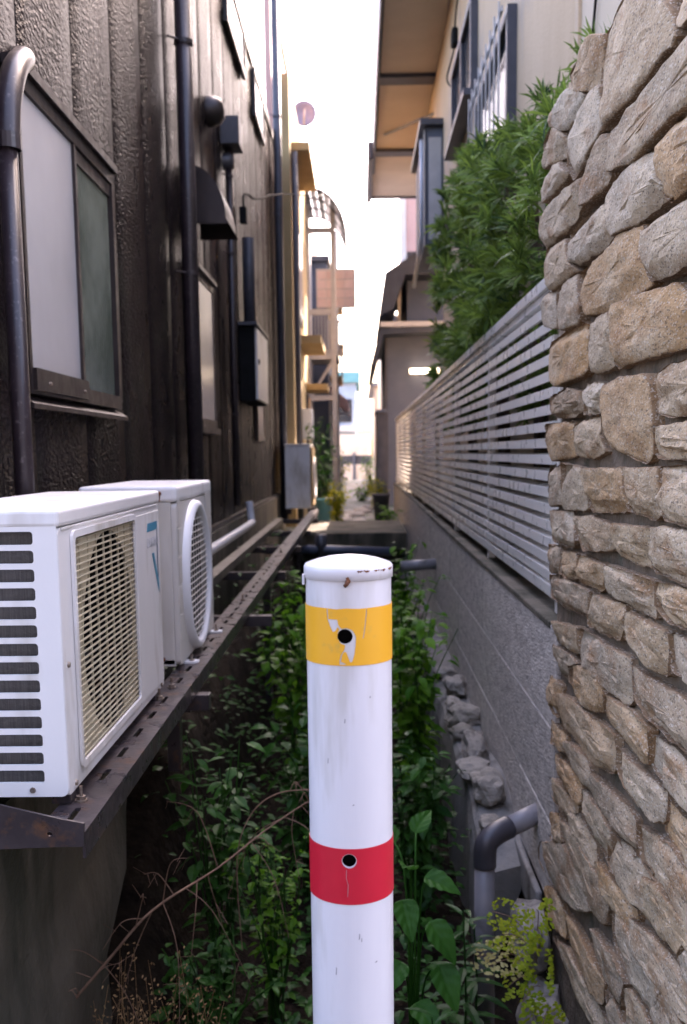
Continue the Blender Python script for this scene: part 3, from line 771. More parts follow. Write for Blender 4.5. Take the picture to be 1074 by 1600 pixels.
# ================================================================== RIGHT SIDE
# ------------------------------------------------------------------ rough stone wall (face towards the alley); outlines as (y, z) on the wall face
STONES = [
"2.459,2.226 2.284,2.246 2.011,2.131 1.917,2.039 1.902,2.004 2.183,2.007 2.417,2.024 2.483,2.109",
"1.959,2.11 1.5,2.042 1.5,1.977 1.857,2.013 1.918,2.049",
"2.635,2.288 2.467,2.229 2.482,2.126 2.58,2.146 2.811,2.232 2.854,2.282",
"3.083,2.269 2.851,2.243 2.625,2.156 2.669,2.142 2.87,2.146 3.064,2.214",
"2.474,2.119 2.446,2.024 2.612,1.999 2.793,2.003 2.878,2.061 2.87,2.141 2.692,2.136 2.575,2.143",
"1.5,1.968 1.96,1.985 2.166,1.986 2.366,1.983 2.379,1.911 2.172,1.88 1.902,1.881 1.5,1.861",
"3.227,2.212 3.08,2.219 2.897,2.138 2.879,2.082 3.17,2.128",
"2.376,1.986 2.485,2.013 2.589,1.993 2.666,1.952 2.626,1.9 2.516,1.887 2.381,1.894",
"3.184,2.092 2.979,2.088 2.862,2.031 3.035,2.027 3.18,2.033",
"2.655,1.968 2.65,1.91 2.85,1.884 3.188,1.902 3.245,1.972 3.144,2.002 2.831,1.983",
"1.5,1.842 1.924,1.864 1.991,1.849 1.985,1.783 1.912,1.741 1.82,1.742 1.5,1.739",
"2.025,1.856 2.203,1.877 2.384,1.865 2.37,1.806 2.311,1.764 2.1,1.751 1.925,1.748 1.993,1.796",
"2.431,1.85 2.695,1.867 2.808,1.86 2.777,1.798 2.687,1.767 2.384,1.757 2.33,1.776 2.391,1.832",
"1.5,1.716 1.91,1.72 2.079,1.72 2.066,1.669 2.017,1.623 1.9,1.611 1.5,1.612",
"3.153,1.89 2.848,1.858 2.79,1.79 2.71,1.756 3.078,1.763 3.182,1.826",
"2.098,1.732 2.275,1.752 2.327,1.737 2.684,1.737 2.655,1.674 2.582,1.63 2.391,1.609 2.03,1.614 2.078,1.675",
"2.969,1.752 2.709,1.741 2.642,1.657 2.663,1.621 2.858,1.626 2.977,1.654",
"3.16,1.758 2.999,1.751 2.982,1.643 3.155,1.675",
"3.086,1.608 2.676,1.618 2.565,1.597 2.545,1.503 2.591,1.487 2.916,1.48 3.062,1.51",
"2.588,1.592 2.351,1.599 2.31,1.564 2.293,1.482 2.454,1.481 2.533,1.497",
"2.316,1.61 1.874,1.587 1.815,1.562 1.789,1.472 1.93,1.477 2.256,1.477 2.293,1.527",
"1.793,1.572 1.5,1.57 1.5,1.46 1.761,1.469 1.785,1.516",
"1.981,1.437 1.901,1.446 1.5,1.447 1.5,1.357 1.868,1.361 1.941,1.373 1.972,1.409",
"3.075,1.451 2.855,1.462 2.6,1.442 2.584,1.4 2.683,1.388 2.909,1.393 3.039,1.413",
"2.584,1.456 2.42,1.45 2.4,1.388 2.559,1.389",
"2.388,1.441 2.218,1.448 2.024,1.44 1.986,1.418 1.97,1.347 1.978,1.285 2.024,1.275 2.337,1.311 2.385,1.359",
"1.966,1.336 1.866,1.339 1.5,1.34 1.5,1.286 1.899,1.286 1.968,1.297",
"3.087,1.372 2.708,1.37 2.696,1.287 2.979,1.275 3.066,1.323",
"2.689,1.359 2.413,1.374 2.394,1.321 2.355,1.297 2.482,1.283 2.67,1.29",
"3.026,1.238 2.854,1.255 2.831,1.156 2.986,1.143 3.056,1.182",
"2.83,1.259 2.584,1.251 2.527,1.227 2.529,1.156 2.787,1.142 2.819,1.18",
"2.572,1.249 2.21,1.255 2.189,1.218 2.146,1.185 2.193,1.172 2.471,1.154 2.515,1.192",
"2.197,1.255 1.924,1.262 1.919,1.208 1.899,1.182 1.971,1.172 2.125,1.178 2.176,1.214",
"1.917,1.262 1.5,1.269 1.5,1.172 1.732,1.171 1.876,1.176 1.913,1.209",
"3.034,1.119 2.73,1.134 2.674,1.099 2.637,1.064 2.696,1.048 2.946,1.043",
"2.668,1.126 2.492,1.137 2.263,1.131 2.253,1.082 2.441,1.064 2.532,1.058 2.621,1.087",
"2.245,1.135 1.971,1.144 1.972,1.08 2.052,1.073 2.203,1.075 2.246,1.103",
"1.96,1.145 1.848,1.155 1.5,1.15 1.5,1.073 1.733,1.07 1.934,1.074 1.959,1.103",
"3.01,1.019 2.861,1.027 2.855,0.958 2.988,0.948",
"2.851,1.016 2.634,1.032 2.62,0.975 2.758,0.958 2.853,0.964",
"2.624,1.03 2.317,1.035 2.32,0.997 2.39,0.973 2.609,0.97",
"2.303,1.039 1.945,1.045 1.93,1.003 1.939,0.984 2.091,0.979 2.305,0.985",
"1.928,1.047 1.814,1.054 1.5,1.057 1.5,1.009 1.808,0.995 1.911,1.006",
"3.004,0.934 2.675,0.951 2.484,0.955 2.5,0.896 2.752,0.879 2.966,0.877",
"2.472,0.952 2.158,0.969 2.171,0.913 2.205,0.891 2.471,0.875 2.49,0.913",
"2.219,0.934 2.102,0.961 1.846,0.966 1.839,0.892 1.961,0.883 2.149,0.901",
"1.827,0.967 1.5,0.986 1.5,0.905 1.798,0.908 1.835,0.933",
"2.971,0.8 2.589,0.847 2.584,0.785 2.707,0.764 2.928,0.762",
"2.568,0.848 2.104,0.864 2.091,0.785 2.137,0.763 2.546,0.766 2.574,0.807",
"2.946,0.736 2.723,0.758 2.592,0.757 2.704,0.727 2.717,0.681 2.923,0.696",
"2.687,0.73 2.472,0.763 2.311,0.755 2.331,0.696 2.493,0.667 2.694,0.687",
"2.305,0.742 2.084,0.759 1.936,0.762 1.953,0.693 2.017,0.681 2.28,0.691 2.327,0.709",
"2.088,0.851 1.906,0.86 1.5,0.874 1.5,0.793 1.899,0.782 2.047,0.796",
"2.858,0.613 2.68,0.641 2.196,0.673 2.193,0.593 2.426,0.544 2.815,0.542",
"2.972,0.639 2.83,0.641 2.842,0.55 2.966,0.556",
"1.945,0.744 1.8,0.762 1.5,0.758 1.5,0.698 1.793,0.688 1.94,0.694",
"2.178,0.649 2.035,0.66 1.838,0.667 1.849,0.609 1.917,0.594 2.069,0.588 2.165,0.607",
"2.739,0.505 2.574,0.532 2.43,0.53 2.434,0.47 2.537,0.469 2.718,0.467",
"2.95,0.513 2.758,0.514 2.744,0.474 2.925,0.451",
"2.883,0.425 2.7,0.452 2.536,0.449 2.547,0.398 2.748,0.386",
"2.418,0.517 2.219,0.537 2.039,0.544 2.022,0.474 2.166,0.457 2.391,0.465",
"1.834,0.657 1.5,0.663 1.5,0.603 1.738,0.585 1.84,0.598",
"2.514,0.443 2.311,0.462 2.216,0.449 2.228,0.366 2.33,0.374 2.539,0.38",
"2.958,0.339 2.729,0.37 2.577,0.373 2.607,0.342 2.759,0.293 2.934,0.293",
"2.001,0.542 1.814,0.578 1.5,0.576 1.5,0.503 1.773,0.474 1.98,0.48",
"2.699,0.308 2.56,0.359 2.382,0.353 2.365,0.309 2.461,0.275 2.686,0.276",
"2.218,0.442 2.058,0.47 1.924,0.477 1.962,0.386 2.07,0.37 2.217,0.371",
"2.929,0.231 2.832,0.259 2.771,0.207 2.924,0.162",
"2.786,0.261 2.67,0.29 2.434,0.293 2.199,0.306 2.264,0.208 2.453,0.178 2.61,0.178",
"1.958,0.452 1.837,0.479 1.5,0.498 1.709,0.442 1.735,0.405 1.862,0.386 1.957,0.377",
"3.116,0.071 2.752,0.207 2.486,0.211 2.396,0.178 2.571,0.103 2.894,0.025 3.112,0.013",
"2.36,0.32 2.202,0.341 2.007,0.354 2.023,0.302 2.196,0.277 2.348,0.265",
"1.72,0.434 1.5,0.489 1.5,0.402 1.719,0.394",
"3.062,-0.049 2.854,0.027 2.702,0.02 2.697,-0.038 2.927,-0.087",
"2.179,0.267 2.106,0.29 1.945,0.308 1.82,0.3 1.864,0.218 2.033,0.189 2.166,0.201",
"2.032,0.331 1.895,0.36 1.719,0.385 1.5,0.385 1.5,0.341 1.788,0.303 1.981,0.284",
"2.695,0.03 2.536,0.056 2.252,0.069 2.273,0.007 2.466,-0.04 2.663,-0.028",
"2.386,0.136 2.187,0.172 2.074,0.167 2.133,0.081 2.278,0.068 2.397,0.091",
"2.883,-0.122 2.66,-0.056 2.379,-0.026 2.244,-0.027 2.345,-0.094 2.62,-0.124",
"2.072,0.15 1.993,0.189 1.879,0.188 1.809,0.178 2.022,0.058 2.089,0.088",
"1.851,0.267 1.741,0.304 1.64,0.302 1.5,0.291 1.779,0.207 1.864,0.218",
"2.238,0.052 2.133,0.081 2.043,0.057 2.17,-0.033",
]
sw = thing('stone_wall', 'rough wall of hewn brown-grey granite blocks with recessed mortar', 'wall', (.75, 2.2, -.5))
FX = .55
core = MB()
nyc, nzc = 40, 50
for j in range(nzc + 1):
    for i in range(nyc + 1):
        yy = 1.52 + 1.45 * i / nyc; zz = -.55 + 2.68 * j / nzc
        d = .024 + .026 * max(0, min(1, (zz - 1.3) / .8))
        core.v.append((FX + d + .004 * noise.noise(Vector((yy * 9, zz * 9, 5))), yy, zz))
for j in range(nzc):
    for i in range(nyc):
        a = j * (nyc + 1) + i
        core.f.append((a, a + 1, a + nyc + 2, a + nyc + 1))
nb = len(core.v)
core.v += [(.95, 1.52, -.55), (.95, 2.97, -.55), (.95, 2.97, 2.13), (.95, 1.52, 2.13)]
top = nzc * (nyc + 1)
core.f += [tuple(range(top, top + nyc + 1)) + (nb + 2, nb + 3),
           tuple(j * (nyc + 1) for j in range(nzc + 1))[::-1] + (nb, nb + 3)[:2],
           tuple(j * (nyc + 1) + nyc for j in range(nzc + 1)) + (nb + 2, nb + 1)]
core.build('mortar', m_mortar, sw, False)

def chaikin(P):
    out = []
    n = len(P)
    for i in range(n):
        a, b = P[i], P[(i + 1) % n]
        out += [(a[0] * .945 + b[0] * .055, a[1] * .945 + b[1] * .055), (a[0] * .055 + b[0] * .945, a[1] * .055 + b[1] * .945)]
    return out

def resample(P, n):
    L = [math.dist(P[i], P[(i + 1) % len(P)]) for i in range(len(P))]
    tot = sum(L); out = []
    for k in range(n):
        s = tot * k / n; i = 0
        while s > L[i]: s -= L[i]; i += 1
        t = s / L[i]; a, b = P[i], P[(i + 1) % len(P)]
        out.append((a[0] + (b[0] - a[0]) * t, a[1] + (b[1] - a[1]) * t))
    return out

def make_stone(P, seed, depth):
    rs = random.Random(seed)
    P = resample(chaikin(P), 40)
    n = len(P)
    cy_ = sum(p[0] for p in P) / n; cz_ = sum(p[1] for p in P) / n
    hy = max(abs(p[0] - cy_) for p in P); hz = max(abs(p[1] - cz_) for p in P)
    grow = .0065
    P = [(p[0] + (p[0] - cy_) / max(1e-4, math.hypot(p[0] - cy_, p[1] - cz_)) * grow * 2.0, p[1] + (p[1] - cz_) / hz * grow) for p in P]
    ty, tz = rs.uniform(-.6, .6), rs.uniform(-.8, .8)
    # quarry facets: a few slanting planes that chip the face
    cuts = []
    for k in range(5):
        a = rs.uniform(0, 6.283)
        cuts.append((math.cos(a), math.sin(a), rs.uniform(.42, .85), rs.uniform(.015, .045)))
    vs_, rim, fs = [], [], []
    lev = [(0, 1.25, .7), (0, .34, 1.0), (.016, .08, .95), (.05, .02, .6), (.13, 0, .3), (.25, 0, .1), (.40, 0, 0), (.56, 0, 0), (.74, 0, 0)]
    for k, (f, dep, rm) in enumerate(lev):
        for (py, pz) in P:
            qy = py + (cy_ - py) * f * (hz / max(hy, hz)) ** .5; qz = pz + (cz_ - pz) * f
            u, v = (qy - cy_) / hy, (qz - cz_) / hz
            w = Vector((qy * 18, qz * 24, seed * 3.7))
            nn = noise.noise(w) * .0048 + noise.noise(w * 2.4) * .0030 + noise.noise(w * 5) * .0014
            x = FX + depth * dep + (ty * u + tz * v) * .006 + nn * (1 if k > 0 else .3)
            if k > 1:
                for (ca, sa, off, sl) in cuts:
                    t_ = ca * u + sa * v - off
                    if t_ > 0: x += min(depth * .35, t_ * sl)
            x = min(x, FX + depth * (1.3 if k == 0 else .75))
            e = .0045 * noise.noise(Vector((qy * 34, qz * 34, seed + 9))) + .002 * noise.noise(Vector((qy * 90, qz * 90, seed + 3)))
            vs_.append((x, qy + e * 1.5, qz + e)); rim.append(rm)
    for k in range(len(lev) - 1):
        for i in range(n):
            a = k * n + i; b = k * n + (i + 1) % n
            fs.append((a, b, b + n, a + n))
    c = len(vs_)
    vs_.append((FX + .003 * noise.noise(Vector((cy_ * 9, cz_ * 9, seed))), cy_, cz_)); rim.append(0)
    l0 = (len(lev) - 1) * n
    for i in range(n): fs.append((l0 + i, l0 + (i + 1) % n, c))
    return vs_, fs, rim

def add_stone(P, seed):
    zc = sum(p[1] for p in P) / len(P)
    depth = .023 + .026 * max(0, min(1, (zc - 1.3) / .7))
    vs_, fs, rim = make_stone(P, seed, depth)
    me = bpy.data.meshes.new('stone'); me.from_pydata(vs_, [], fs)
    bm = bmesh.new(); bm.from_mesh(me); bmesh.ops.recalc_face_normals(bm, faces=bm.faces[:]); bm.to_mesh(me); bm.free()
    at_ = me.attributes.new('rim', 'FLOAT', 'POINT')
    at_.data.foreach_set('value', rim)
    link('stone', me, m_stone, sw, True)
    me.set_sharp_from_angle(angle=R(19))

for k, s in enumerate(STONES):
    add_stone([tuple(map(float, q.split(','))) for q in s.split()], k + 1)

# ------------------------------------------------------------------ block wall under the fence
bw = thing('block_wall', 'low grey aggregate block wall carrying the louvred fence', 'wall', (.62, 10, -.4))
boxo('wall_core', m_conc_dark, bw, .575, .70, 3.0, 17.1, -.3, .775)
courses = [(.482, .785), (.195, .476), (-.06, .189)]
for ci, (za, zb) in enumerate(courses):
    yy = 2.9 - .55 * ci
    while yy < 17.0:
        e = min(yy + 1.75, 17.05)
        ya = max(yy, 2.9)
        if e - ya > .2:
            off = .003 * math.sin(yy * 3 + ci * 2)
            boxo('block', m_block, bw, .558 + off, .5745, ya + .002, e - .002, za, zb + .003, .002, 1)
        yy += 1.75
boxo('coping', m_conc_dark, bw, .556, .72, 3.0, 17.1, .776, .797, .004)
boxo('footing_strip', m_conc, bw, .535, .5565, 3.05, 17.0, -.18, -.064, .008)
# concrete ledge along the ditch
lg_ = MB()
n = 60
prof = [(.395, -.55), (.40, -.10), (.41, -.02), (.43, 0), (.56, .02)]
for i in range(n + 1):
    yy = 3.35 + 9.4 * i / n
    for (px_, pz_) in prof:
        lg_.v.append((px_ + .03 * noise.noise(Vector((yy * 2.2, pz_ * 4, 1))), yy, pz_ + .03 * noise.noise(Vector((yy * 3, px_ * 8, 7))) - (.12 * max(0, 1 - (yy - 3.35) / .5))))
k = len(prof)
for i in range(n):
    for j in range(k - 1):
        a = i * k + j
        lg_.f.append((a, a + 1, a + k + 1, a + k))
lg_.f.append(tuple(range(k)))
struct(lg_.build('ditch_ledge', m_conc, None, False))

def rock(c, s, seed, label, name='rubble_stone'):
    bm = bmesh.new(); bmesh.ops.create_icosphere(bm, subdivisions=3, radius=1.0)
    for v in bm.verts:
        d = v.co.normalized()
        q = 1 + .35 * noise.noise(d * 1.6 + Vector((seed, 0, 0))) + .1 * noise.noise(d * 5 + Vector((seed, 3, 0)))
        m = max(abs(d.x), abs(d.y), abs(d.z))
        q *= .72 + .28 / (m * 1.5)
        v.co = Vector((c[0] + d.x * s[0] * q, c[1] + d.y * s[1] * q, c[2] + d.z * s[2] * q))
    me = bpy.data.meshes.new(name); bm.to_mesh(me); bm.free()
    return tag(link(name, me, m_rock, None, False), label, 'rock', 'loose rubble under the block wall')
rs = random.Random(5)
for i, (a, b, c, s) in enumerate(((.46, 3.55, -.03, .055), (.475, 3.78, .03, .07), (.45, 4.02, .03, .06), (.48, 4.25, .045, .075), (.455, 4.55, .03, .06), (.49, 4.8, .04, .07), (.46, 5.1, .03, .05), (.50, 5.4, .05, .06), (.47, 5.8, .04, .055))):
    rock((a, b, c), (s * (.8 + .5 * ((i * 7) % 3) / 2), s * (1.3 + 1.2 * ((i * 5) % 4) / 3), s * (.6 + .3 * (i % 2))), i * 3.1, 'pale broken stone lying on the ledge under the block wall')
rock((.50, 2.96, -.16), (.06, .13, .11), 41, 'large pale rock behind the grey elbow pipe')
rock((.52, 2.80, -.36), (.07, .17, .12), 57, 'dark lower rock behind the yellow-green fern')

# ------------------------------------------------------------------ louvred aluminium fence
fe = thing('louvre_fence', 'silver louvred metal fence on top of the low block wall', 'fence', (.62, 10, .79))
posts = [4.85 + 1.70 * i for i in range(8)]
ptop, pbot = 1.80, .845
pm = None
for yy in [3.15] + posts:
    if pm is None:
        o = boxo('post', m_alu, fe, .603, .637, yy - .018, yy + .018, .798, ptop, .003); pm = o.data; py0 = yy
    else:
        o = bpy.data.objects.new('post', pm); COL.objects.link(o); adopt(o, fe); o.location.y = yy - py0
tr = boxo('top_rail', m_alu, fe, .585, .655, 3.05, 16.9, 1.800, 1.838, .004)
boxo('rail_groove', m_alu, tr, .596, .644, 3.05, 16.9, 1.775, 1.799)
boxo('bottom_rail', m_alu, fe, .592, .648, 3.05, 16.9, .842, .882, .004)
slat = None
edges = [3.15] + posts
for bi in range(len(edges) - 1):
    ya, yb = edges[bi] + .0185, edges[bi + 1] - .0185
    for k in range(17):
        zc = .912 + k * .0515
        if slat is None:
            mb = MB(); pf = [(.594, zc - .013), (.600, zc - .013), (.645, zc + .022), (.645, zc + .026), (.604, zc - .001), (.604, zc + .009), (.594, zc + .009)]
            pf = [(.590, zc - .017), (.596, zc - .017), (.646, zc + .014), (.646, zc + .018), (.598, zc + .013), (.590, zc + .013)]
            kk = len(pf)
            for yv in (ya, yb): mb.v += [(a, yv, b) for a, b in pf]
            mb.f += [tuple(range(kk)), tuple(range(kk, 2 * kk))[::-1]] + [(i, (i + 1) % kk, (i + 1) % kk + kk, i + kk) for i in range(kk)]
            o = mb.build('louvre', m_alu, fe); slat = o.data; z00, y00, len0 = zc, ya, yb - ya
        else:
            o = bpy.data.objects.new('louvre', slat); COL.objects.link(o); adopt(o, fe)
            sy = (yb - ya) / len0
            o.scale.y = sy; o.location = (0, ya - y00 * sy, zc - z00)

# ------------------------------------------------------------------ right house
rh = thing('stucco_house', 'beige stucco house with deep brown eaves behind the hedge', 'house', (2.5, 9, -.5))
_zt = (4.9, 5.75, 5.79)  # near wall top lowered out of view to admit more skylight
MB().add([(x, yy, z) for x in (.96, 6.0) for yy, z in ((3.2, -.6), (11.8, -.6), (11.8, _zt[2]), (6.9, _zt[1]), (3.2, _zt[0]))],
         [(0, 1, 2, 3, 4), (9, 8, 7, 6, 5), (0, 5, 6, 1), (1, 6, 7, 2), (2, 7, 8, 3), (3, 8, 9, 4), (4, 9, 5, 0)]).build('wall', m_stucco, rh)
boxo('sun_blocking_wall', m_conc, rh, 1.5, 1.62, 11.803, 14.3, -.6, 3.9)  # added wall, mostly hidden, that keeps sun off the left footing
boxo('wing_post', m_darkwood, rh, 2.08, 2.2, 16.6, 16.75, -.6, 4.549)
boxo('wing_roof', m_rooft, rh, .29, 2.3, 11.81, 18.95, 5.985, 6.1)
boxo('upper_wall', m_stucco, rh, .963, 2.199, 11.802, 16.8, 4.55, 5.79)
MB().add([(x, yy, z) for x in (.945, .9595) for yy, z in ((3.2, .5), (4.55, .5), (4.55, 3.84), (3.2, 3.23))], [(0, 1, 2, 3), (7, 6, 5, 4), (0, 4, 5, 1), (1, 5, 6, 2), (2, 6, 7, 3), (3, 7, 4, 0)]).build('corner_panel', M('cream_render', (.56, .45, .32), (.62, .50, .37), scale=2, rough=.85), rh)
boxo('corner_trim', m_stucco, rh, .93, .9595, 4.552, 4.62, .5, 3.84)
yy = 7.12  # eave carried back out of view to keep sun off the left wall
while yy < 16.2:
    boxo('soffit_panel', m_soffit, rh, .30, .958, yy, yy + 2.78, 5.80, 5.83)
    boxo('soffit_beam', m_darkwood, rh, .29, .958, yy + 2.785, yy + 3.05, 5.755, 5.83)
    yy += 3.06
boxo('soffit_panel', m_soffit, rh, .256, 1.1, 17.3, 18.9, 5.80, 5.83)
boxo('soffit_panel', m_soffit, rh, .292, 1.1, 16.42, 17.295, 5.80, 5.83)
boxo('fascia', m_darkwood, rh, .256, .29, 16.42, 17.295, 5.76, 6.38)
boxo('fascia', m_darkwood, rh, .252, .288, 7.0, 16.4, 5.76, 6.38)  # upper part raised out of view to shade the left wall
boxo('gutter', m_darkwood, rh, .17, .254, 16.2, 18.95, 5.70, 5.96, .02)
boxo('fascia', m_darkwood, rh, .255, 1.1, 18.905, 18.94, 5.76, 5.98)
MB().add([(.93, 3.1, 4.92), (.93, 6.95, 5.80), (6.1, 6.95, 5.80), (6.1, 3.1, 4.92), (.93, 3.1, 5.0), (.93, 6.95, 5.88), (6.1, 6.95, 5.88), (6.1, 3.1, 5.0)],
         [(0, 1, 2, 3), (4, 7, 6, 5), (0, 4, 5, 1), (1, 5, 6, 2), (2, 6, 7, 3), (3, 7, 4, 0)]).build('roof', m_rooft, rh)  # unseen roof pitch, sloped for the light in the alley
boxo('roof_slab', m_rooft, rh, .29, 6.1, 6.98, 11.80, 5.985, 6.1)
MB().tube([(.40, 15.3, 5.79), (.99, 13.3, 5.45)], .02, 8).build('eave_brace', m_darkwood, rh)

def barred_window(y0, y1, z0, z1, bars):
    f = plate('window', m_darkwood, rh, [(y0, z0), (y1, z0), (y1, z1), (y0, z1)], [[(y0 + .06, z0 + .06), (y1 - .06, z0 + .06), (y1 - .06, z1 - .06), (y0 + .06, z1 - .06)]], 'X', .90, .058)
    boxo('pane', m_darkglass, f, .935, .945, y0 + .06, y1 - .06, z0 + .06, z1 - .06)
    if bars:
        n = bars
        bm_ = None
        for k in range(n):
            yy = y0 + .05 + (y1 - y0 - .1) * k / (n - 1)
            if bm_ is None:
                o = boxo('bar', m_steelgrey, f, .852, .862, yy - .008, yy + .008, z0 - .03, z1 + .03); bm_ = o.data; yf = yy
            else:
                o = bpy.data.objects.new('bar', bm_); COL.objects.link(o); o.parent = f; o.location.y = yy - yf
        boxo('bar_rail', m_steelgrey, f, .8625, .875, y0, y1, z1 - .04, z1 - .01)
        boxo('bar_rail', m_steelgrey, f, .8625, .875, y0, y1, z0 + .01, z0 + .04)
    else:
        boxo('mullion', m_darkwood, f, .905, .934, (y0 + y1) / 2 - .03, (y0 + y1) / 2 + .03, z0 + .06, z1 - .06)
        boxo('sill', m_darkwood, f, .84, .957, y0 - .05, y1 + .05, z0 - .05, z0 - .001)
    return f
barred_window(6.45, 8.25, 3.12, 3.92, 9)
barred_window(8.5, 10.25, 4.12, 4.85, 0)
# boxed-out bay with shutters
by = boxo('bay', m_greywall, rh, .76, 2.19, 11.9, 13.7, 3.6, 4.86)
boxo('bay_roof', m_darkwood, by, .70, .958, 11.806, 13.8, 4.865, 4.93)
boxo('bay_trim', m_darkwood, by, .755, .775, 11.885, 11.899, 3.6, 4.86)
boxo('bay_shutter', m_steelgrey, by, .80, .94, 11.885, 11.899, 3.66, 4.75)
boxo('bay_trim', m_palewall, by, .752, .759, 11.95, 12.02, 3.6, 4.86)
MB().tube([(.745, 12.3, 4.85), (.745, 12.3, 3.75), (.70, 13.2, 3.35)], .022, 8).build('bay_drain', m_whitepipe, by, True)
# wall cables bundle
cb = thing('wall_cable', 'thin dark cable with insulators hanging high on the stucco wall', 'cable', (.93, 9.6, 4.9))
MB().tube(curve_pts([(.93, 8.7, 5.7), (.90, 9.7, 5.2), (.90, 9.9, 4.95), (.86, 10.2, 4.8), (.93, 10.6, 4.85)], 5), .008, 5).build('cable', m_black, cb, True)
boxo('insulator', m_black, cb, .87, .93, 9.8, 9.95, 4.95, 5.1, .02)
c2 = thing('wall_cable', 'single cable running down the pale corner panel above the stone wall', 'cable', (.93, 4.3, 2.6))
MB().tube(curve_pts([(.935, 4.05, 3.6), (.93, 4.15, 3.2), (.935, 4.3, 2.9), (.935, 4.4, 2.5)], 5), .006, 5).build('cable', m_black, c2, True)

# ------------------------------------------------------------------ grey annexe at the end of the fence
an = thing('grey_annexe', 'grey two-storey annexe with dark roofs and a lit lamp at the fence end', 'house', (1.3, 19, -.5))
boxo('wall', m_greywall, an, .47, 3.0, 18.0, 22.0, -.6, 3.36)
boxo('wall_corner', m_darkwood, an, .455, .50, 17.985, 18.05, .3, 3.36)
mb = MB(); mb.add([(.20, 17.4, 2.72), (.20, 22.2, 2.72), (.36, 17.4, 3.34), (.36, 22.2, 3.34), (3.0, 17.4, 3.45), (3.0, 22.2, 3.45), (3.0, 17.4, 3.35), (.42, 17.4, 3.24), (.28, 17.4, 2.72), (3.0, 22.2, 3.35), (.42, 22.2, 3.24), (.28, 22.2, 2.72)],
                  [(0, 1, 3, 2), (2, 3, 5, 4), (0, 2, 4, 6, 7, 8), (1, 11, 10, 9, 5, 3), (6, 9, 10, 7), (7, 10, 11, 8), (0, 8, 11, 1), (4, 5, 9, 6)])
mb.build('lower_roof', m_rooft, an)
boxo('eave_trim', m_steelgrey, an, .36, 3.0, 17.36, 17.395, 3.36, 3.44)
boxo('upper_wall', m_greywall, an, .86, 3.0, 18.4, 22, 3.46, 4.75)
boxo('upper_post', m_palewall, an, .70, .76, 18.6, 18.7, 3.46, 4.2)
mb = MB(); mb.add([(.36, 17.7, 3.58), (.36, 22.2, 3.58), (.46, 17.7, 4.28), (.46, 22.2, 4.28), (1.6, 17.7, 5.0), (1.6, 22.2, 5.0), (3.0, 17.7, 5.2), (3.0, 22.2, 5.2), (3.0, 17.7, 4.3), (.80, 17.7, 4.25), (.60, 17.7, 3.70), (3.0, 22.2, 4.3), (.80, 22.2, 4.25), (.60, 22.2, 3.70)],
                  [(0, 1, 3, 2), (2, 3, 5, 4), (4, 5, 7, 6), (0, 2, 4, 6, 8, 9, 10), (1, 13, 12, 11, 7, 5, 3), (8, 11, 12, 9), (9, 12, 13, 10), (0, 10, 13, 1)])
mb.build('upper_roof', m_rooft, an)
lamp = thing('wall_lamp', 'lit tube lamp on the grey annexe wall above the fence', 'lamp', (1.13, 17.95, 2.67))
boxo('lamp_body', m_steelgrey, lamp, .86, 1.40, 17.96, 17.998, 2.62, 2.73, .01)
boxo('lamp_tube', M("lamp_glow", (.9, .85, .7), rough=.4, emit=((1.0, .82, .52), 1.6)), lamp, .88, 1.38, 17.90, 17.958, 2.635, 2.715, .02)

# ------------------------------------------------------------------ drain pipe with elbow
dp = thing('drain_pipe', 'grey plastic drain pipe with a dark elbow coming out of the block wall', 'pipe', (.385, 3.1, -.48))
MB().tube([(.60, 3.22, .145), (.45, 3.135, .108)], .033, 20).build('outlet', m_greypvc, dp, True)
MB().tube(curve_pts([(.465, 3.143, .112), (.42, 3.118, .100), (.388, 3.10, .075), (.382, 3.098, .035), (.382, 3.098, .0)], 5), .0365, 20).build('elbow', m_darkpvc, dp, True)
MB().tube([(.382, 3.098, .015), (.382, 3.098, -.25), (.384, 3.098, -.55)], .0325, 20).build('down_leg', m_greypvc, dp, True)
p2 = thing('cross_pipe', 'blue-grey utility pipe crossing the ditch behind the bollard', 'pipe', (0, 9.3, .4))
MB().tube([(-.9, 9.35, .43), (-.3, 9.32, .42), (.28, 9.3, .40)], .042, 14).build('pipe', M("blue_grey_pvc", (.045, .055, .085), (.07, .08, .12), scale=6, rough=.4), p2, True)
MB().tube([(-.36, 9.33, .36), (-.36, 9.33, .56)], .055, 14).build('tee', m_darkpvc, p2, True)
p3 = thing('short_pipe', 'short grey pipe end poking out low from the block wall', 'pipe', (.5, 7.5, .5))
MB().tube([(.60, 7.6, .47), (.30, 7.55, .46)], .04, 14).build('pipe', m_greypvc, p3, True)

# ------------------------------------------------------------------ bollard
BX, BY = -.0165, 1.35
bo = thing('bollard', 'white bollard with peeling yellow band and red band in the middle of the alley mouth', 'bollard', (BX, BY, .30))
def paint(name, worn):
    m = M(name, (.62, .605, .635), (.68, .665, .69), scale=9, rough=.32, bump=.06, bscale=25, c3=(.53, .51, .50), c3scale=18, c3amt=.26, stretch=(1, 1, .16), coat=.2)
    return m
m_paint = paint("white_paint", False)
m_capm = paint("white_cap_paint", True)
m_yel = M("yellow_film", (.76, .36, .012), (.82, .41, .018), scale=5, rough=.42, c3=(.55, .33, .06), c3scale=30, c3amt=.05)
m_red = M("red_film", (.48, .006, .022), (.55, .010, .03), scale=4, rough=.38)
r0 = .0568
mb = MB().lathe([(r0, -.02), (r0, .84), (r0 - .004, .84), (r0 - .004, -.02), (r0, -.02)], (BX, BY, .30), 96)
body = mb.build('body', m_paint, bo, True)
